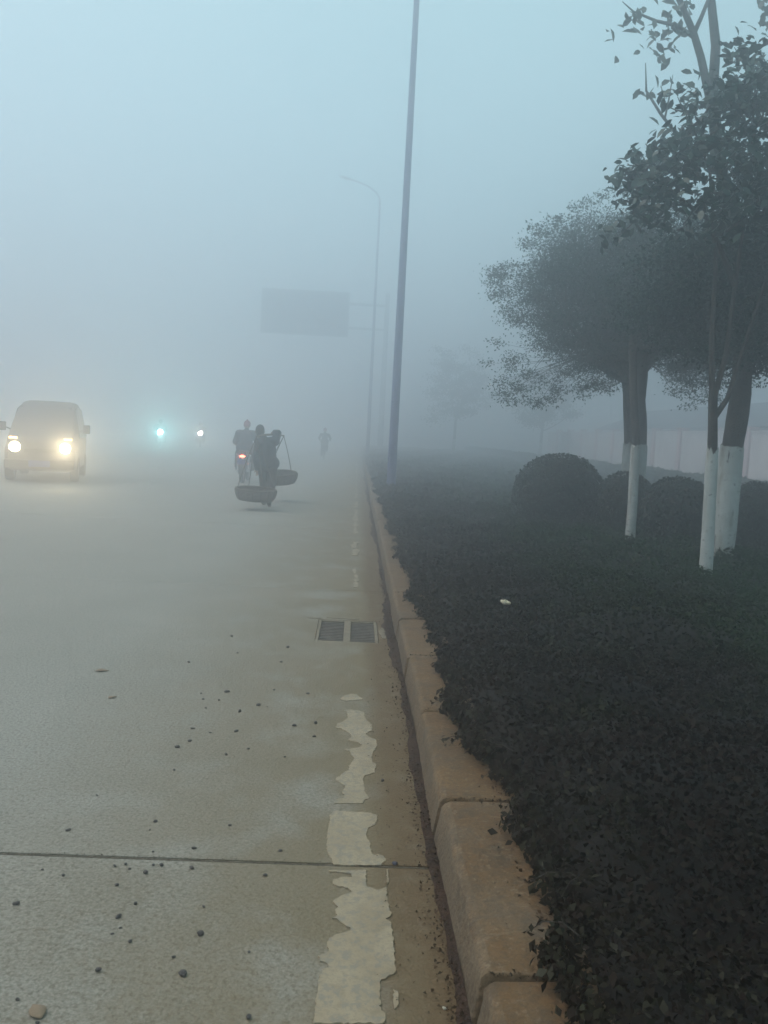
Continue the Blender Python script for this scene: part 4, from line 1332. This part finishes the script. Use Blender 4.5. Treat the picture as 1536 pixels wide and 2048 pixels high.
def basket(loc, tilt, apex, lab):
    b = empty('basket', loc, 0, lab, 'basket', 'baskets hanging from the shoulder pole')
    R3 = Euler(tilt).to_matrix()
    # coiled wall: each coil is a bulge of the profile, inside and out
    prof_o, prof_i = [(.02, 0)], []
    nc = 8
    for k in range(nc * 4 + 1):
        u = k / (nc * 4)
        r = .30 + .065 * math.sin(u * PI / 2) ** .8 + .008 * math.cos(u * nc * 2 * PI)
        prof_o.append((r, .006 + u * .19))
        prof_i.append((r - .022, .022 + u * .175))
    prof = prof_o + prof_i[::-1] + [(.02, .022)]
    q = MB().lathe(prof, 36, closed=True)
    q.v = [tuple(R3 @ Vector(p)) for p in q.v]
    q.build('coiled_wall', M['wicker'], b)
    q = MB().lathe([(.352 + .02 * math.cos(a), .200 + .018 * math.sin(a)) for a in np.linspace(0, 2 * PI, 8, endpoint=False)], 36, closed=True)
    q.v = [tuple(R3 @ Vector(p)) for p in q.v]
    q.build('rim', M['wicker'], b)
    for k in range(16):
        a = 2 * PI * k / 16
        q = MB().tube([R3 @ Vector(((.298 + .065 * math.sin(u * PI / 2) ** .8 + .010) * math.cos(a), (.298 + .065 * math.sin(u * PI / 2) ** .8 + .010) * math.sin(a), .01 + u * .185)) for u in (0, .25, .5, .75, 1)], .007, 5)
        q.build('stake', M['wicker'], b)
    for k in range(4):
        a = 2 * PI * k / 4 + .5
        p = R3 @ Vector((.35 * math.cos(a), .35 * math.sin(a), .205))
        top = Vector(apex) - Vector(loc)
        MB().tube(bez(p, top, (p.x * .12, p.y * .12, -.02), 6), .0065, 6).build('rope', M['rope'], b)
    return b
basket((-1.75, 15.14, .165), (math.radians(3), math.radians(2), 0), PA + Vector((0, .02, -.005)), 'lower, nearer wicker basket at the rear end of the shoulder pole')
basket((-1.52, 17.26, .36), (math.radians(6), math.radians(-6), .4), PB + Vector((0, -.02, -.005)), 'higher, farther wicker basket at the front end of the shoulder pole')

# ------------------------------------------------------------------ motorcycles
def motorcycle(loc, rz, lab, tail=None, head=None):
    t = empty('motorcycle', loc, rz, lab, 'motorcycle')
    for y, r in ((-.62, .28), (.64, .29)):
        wh = MB().lathe([(r - .065, -.04), (r - .02, -.05), (r, -.02), (r, .02), (r - .02, .05), (r - .065, .04)], 28, (0, y, r), 'x', True).build('wheel', M['tyre'], t)
        MB().lathe([(r - .062, -.03), (r - .08, -.02), (r - .08, .02), (r - .062, .03)], 24, (0, y, r), 'x', True).build('rim', M['rim'], wh)
        sp = MB()
        for k in range(12):
            a = 2 * PI * k / 12
            sp.tube([(.03 * (-1) ** k, y, r), (0, y + (r - .075) * math.cos(a), r + (r - .075) * math.sin(a))], .003, 4)
        sp.lathe([(.0, -.05), (.04, -.05), (.04, .05), (.0, .05)], 12, (0, y, r), 'x').build('spokes', M['rim'], wh)
    f = MB()
    f.tube([(0, .42, .90), (0, .15, .72), (0, -.35, .70), (0, -.72, .78)], .022, 8).tube([(0, .42, .88), (0, .28, .45), (0, -.1, .30), (0, -.3, .40)], .02, 8)
    for s in (-1, 1):
        f.tube([(s * .08, -.62, .28), (s * .08, -.15, .33)], .018, 8)
    f.build('frame', M['black'], t)
    eng = MB().box((0, .05, .40), (.24, .34, .22)).tube([(0, .12, .45), (0, .22, .66)], [.085, .075], 12)
    bevel_mod(eng.build('engine', M['steel'], t), .02)
    tk = MB().ellipsoid((0, .22, .83), (.135, .26, .12), 18, 12)
    tk.build('fuel_tank', M['tank'], t)
    st_ = MB().box((0, -.28, .80), (.25, .72, .09))
    bevel_mod(st_.build('seat', M['black'], t), .04, 3)
    bevel_mod(MB().box((0, -.66, .80), (.20, .22, .10)).build('tail_cowl', M['tank'], t), .03, 3)
    q = MB()
    arc = [(0, -.62 + .33 * math.cos(a), .28 + .33 * math.sin(a)) for a in np.linspace(PI * .35, PI * 1.02, 9)]
    vs = [(x_, p[1], p[2]) for p in arc for x_ in (-.065, .065)]
    vs += [(x_, p[1] * 1.0, p[2] - .006) for p in arc for x_ in (-.065, .065)]
    k0 = len(arc) * 2
    fs = [(2 * i, 2 * i + 1, 2 * i + 3, 2 * i + 2) for i in range(8)] + [(k0 + 2 * i, k0 + 2 * i + 2, k0 + 2 * i + 3, k0 + 2 * i + 1) for i in range(8)]
    q.add(vs, fs).build('rear_mudguard', M['black'], t)
    MB().tube([(0, .64 + .33 * math.cos(a), .29 + .33 * math.sin(a)) for a in np.linspace(.3, 2.3, 8)], .05, 8).build('front_mudguard', M['black'], t)
    for s in (-1, 1):
        MB().tube([(s * .13, -.60, .30), (s * .13, -.45, .72)], [.028, .022], 10).build('shock_absorber', M['chrome'], t)
        MB().tube([(s * .085, .64, .29), (s * .085, .46, .92)], [.026, .022], 10).build('fork_leg', M['chrome'], t)
        MB().tube([(s * .1, .05, .32), (s * .28, .05, .32)], .014, 8).build('foot_peg', M['black'], t)
        mi = MB().tube([(s * .24, .36, 1.02), (s * .31, .40, 1.20)], .006, 6).build('mirror', M['black'], t)
        MB().ellipsoid((s * .33, .40, 1.22), (.055, .016, .04), 12, 8).build('mirror_glass', M['glass'], mi)
        MB().ellipsoid((s * .14, -.74, .74), (.032, .03, .025), 10, 8).build('indicator', M['rim'], t)
    MB().tube([(-.36, .26, 1.0), (-.26, .34, 1.02), (-.08, .42, .97), (.08, .42, .97), (.26, .34, 1.02), (.36, .26, 1.0)], .014, 8).build('handlebar', M['black'], t)
    MB().tube([(.14, .2, .30), (.15, -.2, .27), (.16, -.75, .34)], [.025, .035, .04], 10).build('exhaust', M['chrome'], t)
    MB().box((0, -.945, .56), (.20, .008, .13)).build('number_plate', M['plate'], t, smooth=False)
    tl = MB().ellipsoid((0, -.78, .70), (.075, .03, .033), 14, 8).build('tail_light', M['red'] if tail else M['tank'], t)
    hl = MB().lathe([(.0, .035), (.125, .02), (.14, -.01), (.10, -.11), (.0, -.13)], 18, (0, .56, .93), 'y').build('headlight', M[head[0]] if head else M['chrome'], t)
    if head:
        lamp(hl, (0, .72, .93), head[1], head[2], .08, aim=(0, 1, -.06), cone=math.radians(140), rad=.13)
    return t

RIDE = dict(head=(0, -.02, 1.50), neck=(0, -.10, 1.335), chest=(0, -.14, 1.16), pelvis=(0, -.20, .92), sh_l=(-.19, -.11, 1.27), sh_r=(.19, -.11, 1.27),
            el_l=(-.30, .08, 1.06), el_r=(.30, .08, 1.06), wr_l=(-.33, .24, 1.03), wr_r=(.33, .24, 1.03), hd_l=(0, 1, -.2), hd_r=(0, 1, -.2),
            hip_l=(-.10, -.18, .89), hip_r=(.10, -.18, .89), kn_l=(-.23, .20, .74), kn_r=(.23, .20, .74), an_l=(-.225, .02, .40), an_r=(.225, .02, .40))
def rider(loc, rz, lab, jk, tr, cov, kind):
    p = empty('person', loc, rz, lab, 'person')
    return person(p, RIDE, jk, tr, cov, kind, look=(0, 1, -.08), curl=1.3, bulk=.028)

motorcycle((-2.92, 22.8, 0), 0, 'motorcycle seen from behind with its red tail light lit', tail=True)
rider((-2.92, 22.8, 0), 0, 'person in a grey jacket and dull pink cap riding the motorcycle away', M['greyj'], M['dark'], M['pinkcap'], 'cap')
motorcycle((-11.4, 50, 0), PI + .2, 'oncoming motorcycle lost in fog, only its bluish headlight showing', head=('hl_cyan', (.25, 1.0, .95), 220))
rider((-11.4, 50, 0), PI + .2, 'fog hidden person on the motorcycle with the bluish headlight', M['dark'], M['dark'], M['black'], 'helmet')
motorcycle((-10.0, 55, 0), PI + .18, 'oncoming motorcycle lost in fog, only its warm white headlight showing', head=('hl_warm2', (1.0, .82, .5), 20))
rider((-10.0, 55, 0), PI + .18, 'fog hidden person on the motorcycle with the warm white headlight', M['dark'], M['dark'], M['black'], 'helmet')

# ------------------------------------------------------------------ cyclist far down the road
t = empty('bicycle', (-1.64, 44, 0), 0, 'bicycle far down the road, fading into the fog', 'bicycle')
for y in (-.52, .52):
    wh = MB().lathe([(.33 + .018 * math.cos(a), .018 * math.sin(a)) for a in np.linspace(0, 2 * PI, 8, endpoint=False)], 30, (0, y, .35), 'x', True).build('wheel', M['tyre'], t)
    sp = MB()
    for k in range(14):
        a = 2 * PI * k / 14
        sp.tube([(.02 * (-1) ** k, y, .35), (0, y + .32 * math.cos(a), .35 + .32 * math.sin(a))], .002, 4)
    sp.build('spokes', M['rim'], wh)
f = MB()
for a, b in (((0, -.1, .30), (0, -.22, .82)), ((0, -.1, .30), (0, .36, .78)), ((0, -.2, .76), (0, .34, .84)), ((.05, -.52, .35), (.03, -.1, .30)), ((-.05, -.52, .35), (-.03, -.1, .30)),
             ((.05, -.52, .35), (.02, -.2, .76)), ((-.05, -.52, .35), (-.02, -.2, .76)), ((.05, .52, .35), (.03, .38, .74)), ((-.05, .52, .35), (-.03, .38, .74)), ((0, .39, .72), (0, .33, .98))):
    f.tube([a, b], .014, 8)
f.build('frame', M['black'], t)
MB().tube([(-.28, .18, 1.0), (-.22, .30, 1.0), (0, .33, .99), (.22, .30, 1.0), (.28, .18, 1.0)], .012, 8).build('handlebar', M['black'], t)
MB().ellipsoid((0, -.24, .86), (.09, .14, .04), 14, 8).build('saddle', M['black'], t)
pd = MB()
for s, z in ((-1, .16), (1, .44)):
    pd.tube([(s * .06, -.1, .30), (s * .09, -.1, z)], .010, 6).box((s * .14, -.1, z), (.09, .08, .02))
pd.build('pedals', M['black'], t)
p = empty('person', (-1.64, 44, 0), 0, 'person in dark clothes and a pinkish cap cycling away, faint in the fog', 'person')
person(p, dict(head=(0, .02, 1.50), neck=(0, -.05, 1.345), chest=(0, -.10, 1.18), pelvis=(0, -.22, .93), sh_l=(-.19, -.06, 1.27), sh_r=(.19, -.06, 1.27),
               el_l=(-.29, .06, 1.10), el_r=(.29, .06, 1.10), wr_l=(-.27, .20, 1.03), wr_r=(.27, .20, 1.03), hd_l=(0, 1, -.2), hd_r=(0, 1, -.2),
               hip_l=(-.09, -.20, .91), hip_r=(.09, -.20, .91), kn_l=(-.12, .08, .56), kn_r=(.12, .14, .74), an_l=(-.13, -.12, .24), an_r=(.13, -.08, .52)),
       M['dark'], M['dark'], M['pinkcap'], 'cap', look=(0, 1, -.1), curl=1.3)

# ------------------------------------------------------------------ pebbles, leaves, litter
PEB=[(-0.951,2.919,0.0086),(-0.664,3.011,0.0088),(-0.394,3.002,0.0078),(-0.621,2.788,0.0055),(-0.489,2.821,0.0075),(-0.194,2.824,0.0084),(-0.722,2.688,0.0063),(-0.689,2.702,0.0054),(-0.669,2.671,0.0054),(-0.6,2.701,0.0063),(-0.573,2.7,0.0081),(-0.612,2.651,0.0098),(-0.472,2.691,0.0099),(-0.942,2.649,0.0044),(-0.864,2.619,0.0062),(-0.229,2.66,0.008),(-0.683,2.571,0.0078),(-0.599,2.472,0.0076),(-0.947,2.449,0.0092),(-0.63,2.397,0.0099),(-0.394,2.466,0.0059),(-0.623,2.314,0.0056),(-0.564,2.279,0.0064),(-0.378,2.327,0.0129),(-0.429,2.216,0.0062),(-0.615,2.15,0.0092),(-0.388,2.143,0.0114),(-0.196,1.984,0.0094),(-0.776,2.027,0.0051),(-0.697,1.946,0.0064),(-0.608,2.344,0.0049),(-0.229,2.249,0.0055),(-0.937,3.21,0.0052),(-0.669,2.944,0.0058),(-0.799,5.826,0.0124),(-0.699,5.394,0.0099),(-0.391,5.591,0.0153),(-0.96,5.128,0.011),(-0.405,5.225,0.008),(-0.641,4.574,0.0155),(-0.774,4.527,0.007),(-0.747,4.432,0.0082),(-0.707,4.29,0.008),(-0.447,4.367,0.0135),(-0.398,4.352,0.0067),(-0.53,4.256,0.0132),(-0.663,4.426,0.0068),(-0.392,4.647,0.0072),(-0.714,3.985,0.01),(-0.507,3.969,0.0112),(-0.235,4.079,0.0153),(-0.135,4.13,0.0142),(-0.699,3.821,0.0108),(-0.737,3.739,0.013),(-0.423,3.754,0.0071),(-0.51,3.678,0.0093),(-0.249,3.673,0.007),(-0.133,3.941,0.0099),(-0.699,3.484,0.0067),(-0.938,3.213,0.0062),(-0.624,3.939,0.0074),(-0.201,4.604,0.0085),(0.179,3.453,0.0099),(0.201,2.763,0.011),(0.294,2.036,0.0059)]
def pebble_mesh(sd):
    bm = bmesh.new()
    bmesh.ops.create_icosphere(bm, subdivisions=2, radius=1)
    r_ = random.Random(sd)
    ph = [r_.uniform(0, 6.3) for _ in range(6)]
    for v in bm.verts:
        c = v.co
        k = 1 + .16 * math.sin(2.3 * c.x + ph[0]) + .14 * math.sin(2.9 * c.y + ph[1]) + .1 * math.sin(4 * c.z + 3 * c.x + ph[2]) + r_.uniform(-.06, .06)
        v.co = Vector((c.x * k * (1 + .25 * math.sin(ph[3])), c.y * k, max(c.z, -.55) * k * .72))
    me = bpy.data.meshes.new('pebble')
    bm.to_mesh(me)
    bm.free()
    for p_ in me.polygons: p_.use_smooth = r_.random() < .6
    me.materials.append(M['stone'])
    return me
pm_ = [pebble_mesh(k) for k in range(6)]
ORD = ['nearest'] + [w_ + ' nearest' for w_ in ('second third fourth fifth sixth seventh eighth ninth tenth eleventh twelfth thirteenth fourteenth fifteenth sixteenth seventeenth eighteenth nineteenth '
       'twentieth twenty-first twenty-second twenty-third twenty-fourth twenty-fifth twenty-sixth twenty-seventh twenty-eighth twenty-ninth thirtieth thirty-first thirty-second thirty-third thirty-fourth '
       'thirty-fifth thirty-sixth thirty-seventh thirty-eighth thirty-ninth fortieth').split()]
rank = {}
for side in (True, False):
    ids = sorted([i for i in range(len(PEB) - 3) if (PEB[i][1] < JY) == side], key=lambda i: PEB[i][1])
    for k, i in enumerate(ids): rank[i] = (side, ORD[k])
for i, (x, y, r) in enumerate(PEB):
    me = pm_[i % 6]
    o = link('pebble', me, None, (x, y, r * .3), (rnd.uniform(-.2, .2), rnd.uniform(-.2, .2), rnd.uniform(0, 6.3)))
    o.scale = (r * rnd.uniform(.6, 1.1), r * rnd.uniform(.55, .9), r * rnd.uniform(.5, .95))
    if i in rank:
        lab = 'dark pebble on the road %s the slab joint, the %s to the camera there' % ('before' if rank[i][0] else 'beyond', rank[i][1])
    if i == len(PEB) - 2:
        o.material_slots[0].link = 'OBJECT'
        o.material_slots[0].material = M['stone_blue']
        lab = 'blue grey pebble on the gutter side of the worn white line'
    elif i == len(PEB) - 1:
        o.material_slots[0].link = 'OBJECT'
        o.material_slots[0].material = M['stone_pale']
        lab = 'tiny pale pebble in the gutter close to the camera'
    elif i == len(PEB) - 3:
        lab = 'dark pebble in the brown gutter just right of the worn white line'
    tag(o, lab, 'pebble', 'loose pebbles on the road')

def dead_leaf(x, y, z, ln, rz, lab, mat):
    vs = []
    for k in range(7):
        u = k / 6
        hw = ln * .30 * math.sin(PI * min(1, u * 1.05) ** .8) + .001
        cz = .004 * math.sin(u * 4) * ln / .08
        vs += [((u - .5) * ln, -hw, cz + hw * .12), ((u - .5) * ln, 0, cz), ((u - .5) * ln, hw, cz + hw * .08)]
    fs = [(3 * k + a, 3 * k + a + 1, 3 * k + a + 4, 3 * k + a + 3) for k in range(6) for a in (0, 1)]
    o = MB().add(vs, fs).build('fallen_leaf', mat, None, (x, y, z), (0, 0, rz))
    s_ = o.modifiers.new('thick', 'SOLIDIFY')
    s_.thickness = .0012
    return tag(o, lab, 'leaf', 'fallen leaves on the road')
dead_leaf(-.713, 1.985, .003, .065, 2.2, 'tan fallen leaf on the road at the lower left corner', M['leaf_dead'])
dead_leaf(-1.406, 4.874, .003, .08, .3, 'farther of two faint tan leaves lying out on the grey road', M['leaf_dead'])
dead_leaf(-1.215, 4.402, .003, .055, 1.0, 'nearer of two faint tan leaves lying out on the grey road', M['leaf_dead'])

# crumpled scrap of paper lying on the ground cover
bm = bmesh.new()
bmesh.ops.create_icosphere(bm, subdivisions=3, radius=1)
r_ = random.Random(3)
for v in bm.verts:
    c = v.co.copy()
    k = .8 + .25 * math.sin(5 * c.x + 2) * math.cos(4 * c.y) + r_.uniform(-.14, .14)
    v.co = Vector((c.x * k * .042, c.y * k * .030, c.z * k * .018))
me = bpy.data.meshes.new('paper_scrap')
bm.to_mesh(me)
bm.free()
me.materials.append(M['paper'])
tag(link('paper_scrap', me, None, (1.10, 5.86, float(hedge_top(np.array(1.10), np.array(5.86))) + .015), (0.1, .1, .3)), 'small crumpled cream paper scrap lying on the dark ground cover', 'litter')

# ------------------------------------------------------------------ fog
hz = MB().box((0, 325, 7.35), (900, 850, 17.3)).build('haze', None, smooth=False)
mt = bpy.data.materials.new('fog')
mt.use_nodes = True
n = mt.node_tree.nodes
n.clear()
out = n.new('ShaderNodeOutputMaterial')
vol = n.new('ShaderNodeVolumePrincipled')
vol.inputs['Color'].default_value = (0.975, 0.965, 1.0, 1)
vol.inputs['Density'].default_value = 0.046
vol.inputs['Anisotropy'].default_value = 0.84
mt.node_tree.links.new(vol.outputs[0], out.inputs['Volume'])
hz.data.materials.append(mt)
tag(hz, kind='stuff')
